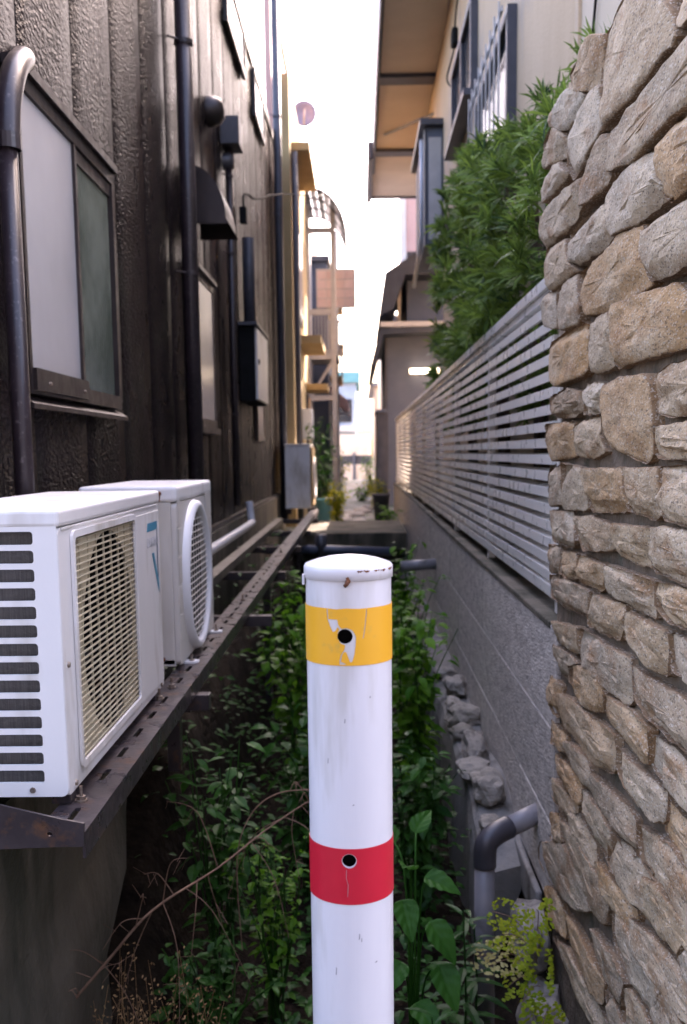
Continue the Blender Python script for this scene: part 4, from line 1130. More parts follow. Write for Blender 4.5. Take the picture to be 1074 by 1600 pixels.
def cut(o, z, x, r):
    c = MB().tube([(x, BY - .1, z), (x, BY - .02, z)], r, 32).build('cutter', m_black)
    md = o.modifiers.new('hole', 'BOOLEAN'); md.object = c; md.operation = 'DIFFERENCE'; md.solver = 'EXACT'
    bpy.context.view_layer.update()
    ev = o.evaluated_get(bpy.context.evaluated_depsgraph_get())
    me = bpy.data.meshes.new_from_object(ev)
    o.modifiers.clear(); o.data = me
    bpy.data.objects.remove(c)
HOLES = ((1.066, BX - .0045, .0098), (.7655, BX - .0025, .0092))
for z, x, r in HOLES: cut(body, z, x, r)
try:
    body.data.set_sharp_from_angle(angle=R(40))
except Exception:
    pass
boxo('hole_shade', m_black, body, BX - .03, BX + .03, BY - .03, BY - .028, .72, 1.11)  # black sheet inside the tube stands in for shade behind the holes

def film(name, mat, z0, z1, holes, cracks_top=()):
    """Adhesive film wrapped on the tube; loops in (s, z), s = arc length from the front line."""
    L = math.pi * r0 * .98
    top = [(L, z1)] + [(s, z1 + d) for s, d in sorted(cracks_top, key=lambda q: -q[0])] + [(-L, z1)]
    outer = [(-L, z0), (L, z0)] + top
    bm = plate_bm(outer, holes, .00045)
    for k in range(-34, 35):
        s = L * k / 34.5
        g = bm.verts[:] + bm.edges[:] + bm.faces[:]
        bmesh.ops.bisect_plane(bm, geom=g, plane_co=(s, 0, 0), plane_no=(1, 0, 0), dist=1e-6)
    for v in bm.verts:
        s, z, c = v.co
        a = -math.pi / 2 + s / r0
        rr = r0 + .0004 + c
        v.co = (BX + rr * math.cos(a), BY + rr * math.sin(a), z)
    bmesh.ops.recalc_face_normals(bm, faces=bm.faces[:])
    me = bpy.data.meshes.new(name); bm.to_mesh(me); bm.free()
    o = link(name, me, mat, bo, True)
    try: me.set_sharp_from_angle(angle=R(40))
    except Exception: pass
    return o
def S(px): return r0 * math.asin(max(-1, min(1, (px - 516) / 366.0)))      # film detail offsets measured across the tube
def Zy(pz): return 1.102 - (pz - 600) / (1075 - 600) * .074
hole_y = [(S(a), Zy(b)) for a, b in ((338, 606), (349, 606), (352, 688), (425, 690), (434, 735), (458, 765), (500, 758), (545, 775), (566, 805), (578, 838), (574, 905), (562, 985), (545, 1040), (528, 1048), (497, 962), (478, 958), (462, 985), (452, 1040), (500, 1064), (440, 1068), (440, 1030), (452, 985), (480, 940), (488, 905), (450, 888), (424, 845), (428, 800), (440, 772), (428, 752), (408, 785), (388, 795), (364, 745), (345, 690))]
crack = [(S(a), Zy(b)) for a, b in ((661, 606), (667, 606), (668, 640), (655, 760), (640, 850), (632, 850), (648, 755), (660, 640))]
film('yellow_band', m_yel, 1.028, 1.102, [hole_y, crack], [(S(300), .0004), (S(420), -.0006), (S(500), .0006), (S(600), -.0002), (S(760), .0006)])
sx = r0 * math.asin(-.0025 / r0)
film('red_band', m_red, .705, .782, [circ(sx, .7655, .0100, 28), [(sx - .004, .7535), (sx - .0032, .7535), (sx - .0036, .742), (sx - .0012, .732), (sx - .0022, .7155), (sx - .0030, .7155), (sx - .0020, .732), (sx - .0044, .742)]])
# domed cap with a small welded lug
cap = MB().lathe([(0, .029), (.014, .0287), (.028, .027), (.042, .0238), (.052, .0205), (.0567, .0185), (.0588, .0155), (.0590, .012), (.0590, .0005), (.0570, 0)], (BX, BY, 1.137), 72).build('cap', m_capm, bo, True)
def wrap_patch(name, mat, pts, r, parent):
    mb = MB(); k = len(pts)
    cs = sum(p[0] for p in pts) / k; cz = sum(p[1] for p in pts) / k
    def m_(s, z, rr): 
        a = -math.pi / 2 + s / r0
        return (BX + rr * math.cos(a), BY + rr * math.sin(a), z)
    mb.v = [m_(s, z, r) for s, z in pts] + [m_(cs, cz, r + .0002)]
    mb.f = [(i, (i + 1) % k, k) for i in range(k)]
    return mb.build(name, mat, parent)
def patch_row(px0, px1, pz, seed):
    rs = random.Random(seed); top, bot = [], []
    n = max(4, int((px1 - px0) / 9))
    for i in range(n + 1):
        a = px0 + (px1 - px0) * i / n
        top.append((S(a), 1.1505 + rs.uniform(-.0003, .0009)))
        bot.append((S(a), 1.1505 - (rs.uniform(.0006, .0030) if 0 < i < n else .0003)))
    return top + bot[::-1]
for (a, b, sd) in ((588, 640, 1), (640, 690, 2), (722, 770, 3), (770, 815, 4), (838, 872, 5)):
    wrap_patch('rust_patch', m_rust, patch_row(a, b, 250, sd), .0594, cap)
wrap_patch('rust_patch', m_rust, [(S(500), 1.142), (S(520), 1.1435), (S(538), 1.138), (S(525), 1.1335), (S(500), 1.1305), (S(488), 1.130), (S(492), 1.1325), (S(508), 1.136)], .0602, cap)
MB().tube([(BX - .0005, BY - .0585, 1.138), (BX - .002, BY - .0600, 1.1335), (BX - .004, BY - .0585, 1.1315)], .0026, 8).build('weld_lug', m_rust, cap, True)
boxo('side_lug', m_capm, cap, BX - .0608, BX - .0575, BY - .014, BY - .004, 1.128, 1.142, .001)
m_scuff = M("grey_scuff", (.33, .32, .34), rough=.6)
for s, z, w, h in ((-.006, .955, .0012, .0030), (.004, .842, .0016, .0010), (.010, .660, .0010, .0045), (.013, .655, .0008, .0030), (-.030, .90, .0010, .0040), (.034, .62, .0022, .0012), (-.022, .61, .0010, .0060), (.028, .985, .0012, .0016)):
    wrap_patch('scuff', m_scuff, [(s - w, z - h), (s + w * .6, z - h * .8), (s + w, z + h * .7), (s - w * .3, z + h)], r0 + .0004, body)

# ================================================================== FURTHER DOWN THE ALLEY
tb = thing('tan_building', 'tan rendered building behind the dark clad one, with salmon upper cladding', 'building', (-2, 16, -.5))
boxo('wall', m_tan, tb, -4.0, -1.021, 13.45, 17.5, -.5, 4.8)
boxo('corner_wall', m_tan, tb, -1.02, -.84, 13.45, 17.5, -.5, 6.0)
boxo('upper_cladding', m_pink, tb, -1.12, -1.04, 13.3, 17.4, 5.3, 6.9)
boxo('cladding_cap', m_steelgrey, tb, -1.08, -1.0, 13.25, 17.45, 6.905, 6.96)
wv = boxo('window', m_darkwood, tb, -.838, -.80, 14.0, 15.2, 3.1, 4.4)
boxo('pane', m_frost, wv, -.799, -.79, 14.08, 15.12, 3.18, 4.32)
boxo('window_canopy', m_tan, tb, -.90, -.60, 13.7, 15.8, 5.15, 5.25)
boxo('door_canopy', m_tan, tb, -.86, -.52, 14.6, 16.4, 2.82, 2.93)
boxo('door_canopy', m_tan, tb, -.86, -.50, 16.5, 17.6, 2.30, 2.39)
dr = boxo('door', m_curtain, tb, -.838, -.81, 16.6, 17.3, .35, 2.2)
boxo('door_frame', m_darkwood, tb, -.838, -.80, 16.45, 16.58, .35, 2.25)
downpipe('downpipe', 'slate downpipe on the corner of the tan building', [(-.79, 13.6, 5.1), (-.79, 13.6, 3), (-.79, 13.6, .3)], .04, m_darkwood)
sd = thing('satellite_dish', 'pale round satellite dish above the tan building wall', 'satellite dish', (-.78, 16, 6.2))
dm = MB().lathe([(0, .05), (.07, .045), (.13, .025), (.185, -.01), (.185, -.018), (.13, .017), (.07, .037), (0, .042)], (-.775, 16.0, 6.31), 40, 'Y').build('reflector', m_dish, sd, True)
MB().tube([(-.775, 15.97, 6.15), (-.76, 15.75, 6.2), (-.75, 15.72, 6.29)], .012, 6).build('feed_arm', m_steelgrey, sd)
MB().tube([(-.95, 16.06, 6.25), (-.78, 16.06, 6.31)], .02, 8).build('mast', m_steelgrey, sd)
boxo('mount_box', m_steelgrey, sd, -1.03, -.92, 15.98, 16.1, 6.12, 6.34, .01)

# steel stair frame with barrel awnings
sf = thing('balcony_frame', 'grey steel balcony frame with curved striped awning on the left of the alley', 'balcony', (-.6, 18.5, .3))
boxo('wall', m_steelgrey, sf, -3.5, -.90, 17.65, 27.0, -.5, 5.7)
boxo('rear_wall', m_greywall, sf, -.899, -.60, 20.6, 27.0, -.5, 5.0)
boxo('rear_roof', m_darkwood, sf, -.899, -.55, 20.5, 27.0, 5.001, 5.1)
for xx, yy in ((-.86, 18.0), (-.42, 18.0), (-.42, 20.0)):
    boxo('post', m_steelgrey, sf, xx - .04, xx + .04, yy - .04, yy + .04, .34, 5.45)
for zz in (5.0, 3.65, 2.9, 2.2):
    boxo('beam', m_steelgrey, sf, -.82, -.46, 17.97, 18.03, zz, zz + .09)
boxo('deck', m_steelgrey, sf, -.88, -.36, 18.05, 20.2, 2.99, 3.07)
for k in range(7):
    boxo('baluster', m_steelgrey, sf, -.80 + k * .055, -.785 + k * .055, 17.98, 17.995, 3.08, 3.64)
MB().tube([(-.84, 18.0, 2.25), (-.44, 18.0, 2.88)], .03, 6).build('brace', m_steelgrey, sf)
for seg in range(9):                      # curved awning of translucent strips
    a0, a1 = R(100 - seg * 11.0), R(100 - (seg + 1) * 11.0 + 1.2)
    mb = MB()
    cx_, cz_, rr = -.78, 4.75, .60
    for yy in (17.2, 19.3):
        for a in (a0, a1):
            mb.v += [(cx_ + rr * math.cos(a), yy, cz_ + rr * 1.35 * math.sin(a)), (cx_ + (rr - .012) * math.cos(a), yy, cz_ + (rr - .012) * 1.35 * math.sin(a))]
    mb.f += [(0, 2, 6, 4), (1, 5, 7, 3), (0, 4, 5, 1), (2, 3, 7, 6), (0, 1, 3, 2), (4, 6, 7, 5)]
    mb.build('awning_strip', m_lav if seg % 2 else m_darkwood, sf)
for k in range(4):
    yy = 17.2 + k * .69
    pts = [(-.78 + .59 * math.cos(R(a)), yy, 4.75 + .59 * 1.35 * math.sin(R(a))) for a in range(100, -1, -10)]
    MB().tube(pts, .018, 6).build('awning_rib', m_darkwood, sf)
for r_ in range(4):                      # salmon corrugated screen panels
    for c_ in range(4):
        xa = -.72 + c_ * .165; za = 3.86 + r_ * .16
        boxo('screen_panel', m_screen, sf, xa, xa + .155, 18.6, 18.615, za, za + .142)
boxo('screen_frame', m_steelgrey, sf, -.735, -.04, 18.617, 18.64, 3.84, 4.52)
for k in range(9):
    boxo('baluster', m_steelgrey, sf, -.595 + k * .03, -.580 + k * .03, 20.0, 20.015, 3.08, 3.75)
boxo('handrail', m_steelgrey, sf, -.60, -.33, 19.98, 20.03, 3.751, 3.80)
for k in range(5):
    boxo('wall_slat', m_palewall, sf, -.60, -.575, 20.7 + k * 1.2, 21.6 + k * 1.2, 1.2, 2.7)
    boxo('wall_slat', m_tan, sf, -.60, -.58, 20.7 + k * 1.2, 21.4 + k * 1.2, 3.2, 4.6)
for yy, zz in ((21.0, 2.75), (23.2, 3.6), (22.0, 4.4)):
    boxo('balcony_slab', m_tan, sf, -.575, -.34, yy, yy + 1.9, zz, zz + .09)
    for k in range(8):
        boxo('rail_bar', m_palewall, sf, -.352, -.340, yy + .05 + k * .25, yy + .09 + k * .25, zz + .091, zz + .55)
    boxo('rail_top', m_palewall, sf, -.36, -.335, yy, yy + 1.9, zz + .551, zz + .60)
mx = thing('meter_box', 'small white utility box on the tan building near its door canopy', 'box', (-.8, 15.5, 1.6))
boxo('case', m_ring, mx, -.838, -.70, 15.3, 15.7, 1.5, 1.95, .01)
boxo('lid', m_steelgrey, mx, -.699, -.69, 15.33, 15.67, 1.53, 1.92)
aw = thing('salmon_awning', 'small salmon fabric awning low down beyond the balcony frame', 'awning', (-.4, 22, 2.0))
MB().add([(-.9, 21, 2.9), (-.22, 21, 2.35), (-.22, 23.5, 2.35), (-.9, 23.5, 2.9), (-.22, 21, 2.1), (-.22, 23.5, 2.1), (-.9, 21, 2.86), (-.9, 23.5, 2.86)],
         [(0, 1, 2, 3), (1, 4, 5, 2), (0, 6, 4, 1), (3, 2, 5, 7)]).build('fabric', m_pink, aw)
boxo('frame', m_steelgrey, aw, -.9, -.2, 20.96, 20.99, 2.06, 2.12)

# left-hand houses further on
lf = thing('ochre_shopfront', 'ochre-framed facade lit by the sun on the left far down the alley', 'building', (-1.5, 30, -.5))
boxo('wall', m_palewall, lf, -4, -.75, 27.2, 34, -.5, 3.6)
for k in range(4):
    boxo('pilaster', m_tan, lf, -.75, -.66, 27.4 + k * 1.7, 27.8 + k * 1.7, .35, 2.6)
    boxo('panel', m_curtain, lf, -.75, -.72, 27.9 + k * 1.7, 28.9 + k * 1.7, .35, 2.4)
bt = thing('blue_house', 'distant blue-grey house with a teal roof above the alley end', 'house', (-1.5, 47, 0))
boxo('wall', m_bluegrey, bt, -6, -.12, 45, 52, -.5, 4.3)
boxo('roof', m_tealroof, bt, -6.2, .05, 44.8, 52.2, 4.3, 4.75)
for k in range(3):
    wq = boxo('window', m_darkwood, bt, -.9 - k * 1.1, -.3 - k * 1.1, 44.95, 44.995, 2.6, 3.6)
    boxo('pane', m_darkglass, wq, -.85 - k * 1.1, -.35 - k * 1.1, 44.93, 44.948, 2.65, 3.55)
boxo('balcony', m_palewall, bt, -1.2, .1, 44.3, 44.9, 2.2, 2.45)
boxo('shutter', m_tealroof, bt, -.75, -.25, 44.9, 44.94, .9, 2.1)
ew = thing('end_wall', 'beige wall with a dark slatted band closing the alley end', 'wall', (-.2, 37, 0))
boxo('panel', m_palewall, ew, -.95, .42, 37.0, 37.2, 1.2, 1.95)
boxo('panel', m_palewall, ew, -.95, .42, 37.0, 37.2, -.2, .88)
boxo('recess', m_darkwood, ew, -.95, .42, 37.12, 37.2, .88, 1.2)
for k in range(4):
    boxo('slat', m_greywall, ew, -.95, .42, 37.02, 37.1, .89 + k * .08, .93 + k * .08)
boxo('gate_post', m_greywall, ew, -.24, -.16, 36.9, 36.99, -.2, 1.3)
# right-hand houses further on
rf = thing('cream_house', 'cream house with a salmon gable rising behind the grey annexe', 'house', (2, 27, -.5))
boxo('wall', m_palewall, rf, .56, 4, 22.4, 30, -.5, 4.2)
boxo('upper_wall', m_pink, rf, 1.02, 4, 22.3, 26, 4.2, 7.6)
boxo('corner_post', m_palewall, rf, .92, 1.02, 22.25, 22.5, 4.2, 7.6)
boxo('window', m_darkwood, rf, .53, .559, 24.2, 25.2, 2.2, 3.2)
boxo('meter_box', m_whitepipe, rf, .44, .558, 26.3, 26.8, 1.2, 1.7)
rg = thing('white_house', 'small white house on the right near the alley end', 'house', (2, 34, -.5))
boxo('wall', m_palewall, rg, .50, 4, 30.3, 36.9, -.5, 3.2)
boxo('eave', m_greywall, rg, .32, 4, 30.1, 37.3, 3.2, 3.3)
boxo('door', m_darkwood, rg, .47, .499, 31.5, 32.4, .35, 2.2)
boxo('downpipe', m_steelgrey, rg, .44, .499, 30.4, 30.5, .35, 3.2)
st = thing('garden_shed', 'dark narrow shed against the foot of the grey annexe', 'shed', (.5, 17.5, .2))
boxo('body', m_darkwood, st, .30, .455, 17.2, 19.0, .3, 1.95)
boxo('lid', m_greywall, st, .28, .47, 17.15, 19.05, 1.955, 2.0)

# pots and jumble beside the far air conditioner
for i, (xx, yy, r_, h, mt, lb, ct) in enumerate(((-.50, 14.2, .11, .30, m_tealroof, 'blue-green plant pot beside the far air conditioner', 'pot'),
                                              (-.42, 15.4, .10, .26, m_ring, 'white plant pot below the door canopy', 'pot'),
                                              (.30, 14.6, .12, .34, m_darkwood, 'dark bucket by the end of the fence', 'bucket'))):
    o = MB().lathe([(0, .02), (r_ * .72, .02), (r_ * .74, 0), (r_ * .78, 0), (r_, h), (r_ * 1.08, h), (r_ * 1.08, h + .03), (r_ * .95, h + .03), (r_ * .9, h - .04), (0, h - .04)], (xx, yy, .345), 28).build('plant_pot' if ct == 'pot' else 'bucket', mt, None, True)
    tag(o, lb, ct)
# pale stepping stones glinting on the path
for i in range(12):
    a = rng.uniform(-.25, .20); b = 13.1 + i * .42; s = rng.uniform(.10, .16)
    bm = bmesh.new(); bmesh.ops.create_icosphere(bm, subdivisions=2, radius=1)
    for v in bm.verts:
        d = v.co.normalized(); q = 1 + .25 * noise.noise(d * 2 + Vector((i * 3, 0, 0)))
        v.co = Vector((a + d.x * s * q, b + d.y * s * 1.2 * q, .36 + d.z * .05 * q))
    me = bpy.data.meshes.new('stepping_stone'); bm.to_mesh(me); bm.free()
    tag(link('stepping_stone', me, m_palewall, None, True), 'pale flat stepping stone on the sunlit path beyond the slab', 'stone', 'stepping stones on the far path')

# ================================================================== VEGETATION
def weed(name, label, base, height, spread, nst, nleaf, LL, LW, mat, seed, cat='plant', droop=.5, group=None, stemr=.004):
    rs = random.Random(seed)
    t = thing(name, label, cat, base, group)
    sm_, lm_ = MB(), MB()
    B = Vector(base)
    for s in range(nst):
        a = rs.uniform(0, 6.283); r = rs.uniform(.15, 1) * spread; h = height * rs.uniform(.6, 1.0)
        e = B + Vector((math.cos(a) * r, math.sin(a) * r, h))
        m = B + Vector((math.cos(a) * r * .35, math.sin(a) * r * .35, h * .6)) + Vector((rs.uniform(-.04, .04), rs.uniform(-.04, .04), 0))
        pts = curve_pts([B + Vector((rs.uniform(-.03, .03), rs.uniform(-.03, .03), -.05)), m, e], 7)
        sm_.tube(pts, [stemr * (1 - .6 * i / (len(pts) - 1)) for i in range(len(pts))], 5, False)
        for k in range(nleaf):
            q = (k + rs.random()) / nleaf
            q = .22 + .78 * q
            p = pts[min(len(pts) - 1, int(q * (len(pts) - 1)))]
            p2 = pts[min(len(pts) - 1, int(q * (len(pts) - 1)) + 1)]
            p = p.lerp(p2, rs.random())
            b = rs.uniform(0, 6.283)
            d = Vector((math.cos(b), math.sin(b), rs.uniform(-.35, .6)))
            l = LL * rs.uniform(.6, 1.15) * (1 - .25 * q)
            pet = d * (l * .35)
            leaf(lm_, p + pet, d + Vector((0, 0, -.15)), Vector((rs.uniform(-.3, .3), rs.uniform(-.3, .3), 1)), l, LW * l / LL, droop * rs.uniform(.3, 1.1), .2)
    sm_.build('stems', m_leafd, t, False)
    lm_.build('foliage', mat, t, False)
    return t

# low ground cover nobody could count
gc = MB()
rs = random.Random(21)
for i in range(7500):
    x = rs.uniform(-.78, .40); yy = 2.0 + 8.6 * rs.random() ** 1.25
    if x < -.60 and yy < 3.3: continue
    dens = noise.noise(Vector((x * 3.2, yy * 2.0, 11)))
    if dens < -.12 and rs.random() < .85: continue
    z = ditch_z(x, yy) + rs.random() ** 1.6 * (.20 if yy < 3.6 else .42)
    a = rs.uniform(0, 6.283)
    l = rs.uniform(.025, .062)
    leaf(gc, Vector((x, yy, z)), Vector((math.cos(a), math.sin(a), rs.uniform(-.2, .5))), Vector((rs.uniform(-.4, .4), rs.uniform(-.6, .2), 1)), l, l * rs.uniform(.4, .6), .4, .2)
o = gc.build('ground_cover', m_leafd); o['kind'] = 'stuff'
tag(o, 'dark low weeds covering the floor of the ditch', 'ground cover')

PL = [
    ('leafy plant with glossy oval leaves right below the second air conditioner', (-.46, 3.15, -.40), .86, .17, 7, 12, .072, .034, m_leafd),
    ('bright vine reaching up to the steel rack behind the bollard', (-.30, 5.0, -.42), 1.10, .26, 10, 15, .085, .05, m_leafm),
    ('pale green vine under the rack, further back than the bright one', (-.38, 6.3, -.40), 1.02, .28, 9, 14, .09, .052, m_leafm),
    ('leafy weeds just left of the bollard in the ditch', (-.22, 4.0, -.45), .74, .22, 7, 12, .08, .046, m_leafd),
    ('dense green shrub against the block wall to the right of the bollard', (.24, 4.55, -.42), 1.05, .20, 12, 16, .082, .045, m_leafm),
    ('darker shrub below the block wall, just right of the bollard', (.20, 3.75, -.45), .70, .18, 9, 14, .075, .042, m_leafd),
    ('green shrub further back along the block wall', (.27, 6.1, -.40), 1.02, .24, 9, 14, .09, .05, m_leafm),
    ('mid green weeds in front of the crossing pipe', (-.05, 7.4, -.35), .78, .36, 9, 14, .095, .055, m_leafm),
    ('trailing weeds by the short pipe end', (.34, 8.0, -.30), .95, .20, 7, 14, .09, .05, m_leafm),
    ('small fine-leaved weed at the foot of the broken foundation', (-.42, 2.75, -.46), .42, .16, 8, 12, .045, .022, m_leafd),
    ('small bright-leaved weed in the shaded ditch left of the bollard', (-.28, 3.05, -.46), .60, .16, 8, 12, .042, .022, m_leafm),
    ('low weed with narrow leaves at the bollard foot', (-.12, 2.45, -.46), .30, .15, 7, 10, .06, .024, m_leafd),
    ('low dark weed in the lower left of the ditch', (-.48, 2.35, -.45), .26, .16, 7, 10, .055, .026, m_leafd),
]
for i, (lb, b, h, sp, ns, nl, ll, lw, mt) in enumerate(PL):
    weed('weed', lb, b, h, sp * 1.1, int(ns * 1.9), int(nl * 1.25), ll * 1.12, lw * 1.15, mt, 100 + i)

# broad-leaved plant right of the red band: every leaf its own part
bp = thing('broad_leaf_plant', 'plant with broad heart-shaped leaves beside the red band', 'plant', (.13, 2.55, -.48))
tips = [((.115, 2.50, .245), (-.1, -.6, .5), .10, .070), ((.165, 2.55, .20), (.8, -.4, -.1), .11, .078), ((.10, 2.48, .165), (.2, -.8, -.55), .115, .085), ((.17, 2.46, .115), (.55, -.5, -.6), .13, .09),
        ((.08, 2.60, .28), (-.5, .2, .6), .10, .075), ((.14, 2.62, .30), (.4, .5, .5), .10, .07), ((.19, 2.44, .01), (.3, -.6, -.5), .13, .095), ((.09, 2.44, .02), (-.4, -.6, -.3), .12, .088), ((.13, 2.42, -.08), (.5, -.7, -.2), .12, .085)]
sm_ = MB()
for c, d, l, w in tips:
    C_ = Vector(c)
    sm_.tube(curve_pts([(.13, 2.55, -.52), (.13 + (C_.x - .13) * .4, 2.55, C_.z - .12), C_], 5), [.0028] * 10 + [.002], 6, False)
sm_.build('stem', m_leafb, bp, True)
for c, d, l, w in tips:
    l *= .85; w *= .80
    mb = MB()
    D = Vector(d).normalized(); Nn = Vector((0, -.55, 1)).normalized()
    s = D.cross(Nn).normalized(); Nn = s.cross(D)
    rows = 22; cols = 10
    for i in range(rows + 1):
        t_ = i / rows
        w_ = math.sin(math.pi * min(1, t_ ** .62)) ** .8 * (1 - .12 * t_)
        for j in range(-cols // 2, cols // 2 + 1):
            u = j / (cols / 2)
            p = Vector(c) + D * (l * (t_ - (.08 * abs(u) * (1 - t_)))) + s * (w * .5 * w_ * u) + Nn * (.18 * w * abs(u) * w_ - .30 * l * t_ * t_ + .0035 * math.sin(26 * (t_ - .35 * abs(u))) * min(1, abs(u) * 2) * w_ - .004 * (1 if j == 0 else 0))
            mb.v.append(p)
    cc = cols + 1
    for i in range(rows):
        for j in range(cols):
            a = i * cc + j; mb.f.append((a, a + 1, a + cc + 1, a + cc))
    mb.build('leaf', m_leafb, bp, True)

def lance_plant(label, base, h, n, ll, seed):
    rs = random.Random(seed)
    t = thing('lance_leaf_plant', label, 'plant', base)
    B = Vector(base)
    pts = curve_pts([B + Vector((0, 0, -.05)), B + Vector((.01, 0, h * .5)), B + Vector((.0, -.01, h))], 6)
    MB().tube(pts, [.0045 * (1 - .6 * i / (len(pts) - 1)) for i in range(len(pts))], 6, False).build('stem', m_leaflance, t, True)
    for k in range(n):
        q = .18 + .82 * k / (n - 1)
        p = B + Vector((.005, -.005, h * q))
        a = k * 2.4 + rs.uniform(-.3, .3)
        up = .15 + .9 * max(0, q - .55)
        mb = MB()
        l = ll * (1.05 - .45 * max(0, q - .5) * 2) * rs.uniform(.85, 1.1)
        leaf(mb, p, Vector((math.cos(a), math.sin(a), up)), Vector((0, 0, 1)), l, l * .24, .35, .25)
        mb.build('leaf', m_leaflance, t, False)
lance_plant('upright plant with narrow pointed leaves in front of the drain pipe', (.262, 2.60, -.47), .56, 24, .125, 31)
lance_plant('second narrow-leaved plant lower down left of the drain pipe', (.16, 2.32, -.47), .42, 18, .11, 32)
lance_plant('short narrow-leaved plant between the drain pipe and the bollard', (.32, 2.85, -.47), .40, 16, .10, 33)

# maidenhair fern growing from the foot of the stone wall
mf = thing('maidenhair_fern', 'yellow-green maidenhair fern growing at the foot of the stone wall', 'fern', (.47, 2.6, -.2))
rs = random.Random(9)
fronds = [((.47, 2.72, -.06), (.35, 2.66, .055), 0), ((.46, 2.70, -.09), (.345, 2.62, .0), 0), ((.455, 2.68, -.10), (.30, 2.60, -.045), 1), ((.47, 2.68, -.08), (.37, 2.62, .01), 0),
          ((.48, 2.70, -.02), (.465, 2.64, .07), 0), ((.48, 2.68, -.06), (.46, 2.60, .03), 0), ((.475, 2.66, -.10), (.43, 2.58, -.03), 0), ((.47, 2.66, -.14), (.38, 2.58, -.12), 0),
          ((.475, 2.62, -.14), (.41, 2.52, -.13), 0), ((.49, 2.62, -.10), (.485, 2.52, -.07), 0), ((.49, 2.58, -.18), (.45, 2.46, -.17), 0), ((.50, 2.56, -.20), (.475, 2.44, -.19), 0),
          ((.50, 2.54, -.24), (.455, 2.42, -.235), 0), ((.505, 2.54, -.20), (.505, 2.42, -.17), 0), ((.50, 2.5, -.28), (.47, 2.38, -.26), 0), ((.46, 2.68, -.11), (.33, 2.58, -.06), 1),
          ((.48, 2.6, -.2), (.42, 2.5, -.2), 0), ((.505, 2.48, -.24), (.50, 2.36, -.21), 0)]
for a, b, pale in fronds:
    a, b = Vector(a), Vector(b)
    mid = (a + b) / 2 + Vector((0, -.02, .03))
    pts = curve_pts([a, mid, b], 8)
    st_ = MB().tube(pts, .0011, 4, False)
    lm_ = MB()
    ax = (b - a).normalized()
    for k in range(2, len(pts)):
        nb_ = 4
        for sgn in (-1, 1):
            side_ = ax.cross(Vector((.3, -1, .3))).normalized() * sgn
            ln = .055 * (1 - .55 * k / len(pts))
            for q in range(1, nb_ + 1):
                if rs.random() < .42: continue
                p = pts[k] + side_ * (ln * q / nb_) + ax * (ln * .35 * q / nb_) + Vector((rs.uniform(-.004, .004), rs.uniform(-.012, .008), rs.uniform(-.006, .006)))
                d = (side_ + ax * .5 + Vector((rs.uniform(-.6, .6), rs.uniform(-.5, .5), rs.uniform(-.6, .4)))).normalized()
                nn = Vector((rs.uniform(-.4, .2), -1, rs.uniform(.2, 1.0))).normalized()
                s = d.cross(nn).normalized(); w = rs.uniform(.006, .0095)
                fan = [p] + [p + (d * math.cos(R(f)) + s * math.sin(R(f))) * w * (1.0 if abs(f) < 50 else .85) for f in (-62, -32, 0, 32, 62)]
                lm_.add(fan, [(0, i, i + 1) for i in range(1, 5)])
    fo = st_.build('frond', m_twig, mf, False)
    lo_ = lm_.build('leaflets', m_fernpale if pale else m_fern, fo, False); lo_['kind'] = 'stuff'

# dry branching stem lying across the ditch
tw = thing('dry_stem', 'long dry branching stem leaning across the dark ditch', 'stem', (-.8, 2.4, -.12))
main = curve_pts([(-.83, 2.36, -.16), (-.66, 2.44, .02), (-.545, 2.5, .137), (-.40, 2.68, .175), (-.28, 2.85, .22), (-.15, 3.0, .262)], 6)
MB().tube(main, [.0042 - .0025 * i / (len(main) - 1) for i in range(len(main))], 6, False).build('main_stem', m_twig, tw, True)
rs = random.Random(77)
for k in range(26):
    p = main[rs.randrange(4, len(main) - 1)]
    l = rs.uniform(.08, .30)
    d = Vector((rs.uniform(-.6, .9), rs.uniform(-.7, .3), rs.uniform(-1.0, .7))).normalized()
    e = p + d * l + Vector((0, 0, -.25 * l)); m = p + d * l * .5 + Vector((rs.uniform(-.02, .02), 0, .05 * l + rs.uniform(-.015, .02)))
    tb_ = MB().tube(curve_pts([p, m, e], 5), [.0016 - .0001 * i for i in range(11)], 4, False)
    for j in range(rs.randrange(2, 5)):
        q = m.lerp(e, rs.random()); tb_.tube([q, q + Vector((rs.uniform(-.04, .04), rs.uniform(-.04, .04), rs.uniform(-.05, .03)))], [.0009, .0005], 3, False)
    tb_.build('side_twig', m_twig, tw)
ar = thing('arched_stem', 'pale bare stem arching towards the bollard above the dry branch', 'stem', (-.35, 2.9, .2))
MB().tube(curve_pts([(-.36, 2.85, -.15), (-.37, 2.86, .12), (-.33, 2.88, .25), (-.25, 2.9, .31), (-.13, 2.92, .315)], 6), .0018, 5, False).build('stem', m_twig, ar)

# brown seed grass against the foundation
dg_ = MB(); rs = random.Random(15)
for k in range(70):
    x = rs.uniform(-.70, -.42); yy = rs.uniform(2.1, 2.6)
    b = Vector((x, yy, -.45)); e = b + Vector((rs.uniform(-.10, .10), rs.uniform(-.08, .08), rs.uniform(.22, .50)))
    pts = curve_pts([b, b.lerp(e, .5) + Vector((rs.uniform(-.03, .03), 0, .03)), e], 4)
    dg_.tube(pts, .0008, 3, False)
    for j in range(9):
        p = pts[-1 - rs.randrange(0, 4)] + Vector((rs.uniform(-.02, .02), rs.uniform(-.02, .02), rs.uniform(-.02, .02)))
        d = Vector((rs.uniform(-1, 1), rs.uniform(-1, 1), rs.uniform(-1, 1)))
        leaf(dg_, p, d, Vector((0, -1, .3)), .010, .004, .1, .1)
o = dg_.build('dry_grass', m_drygrass); o['kind'] = 'stuff'
tag(o, 'thin brown seed grass in front of the foundation wall', 'grass')

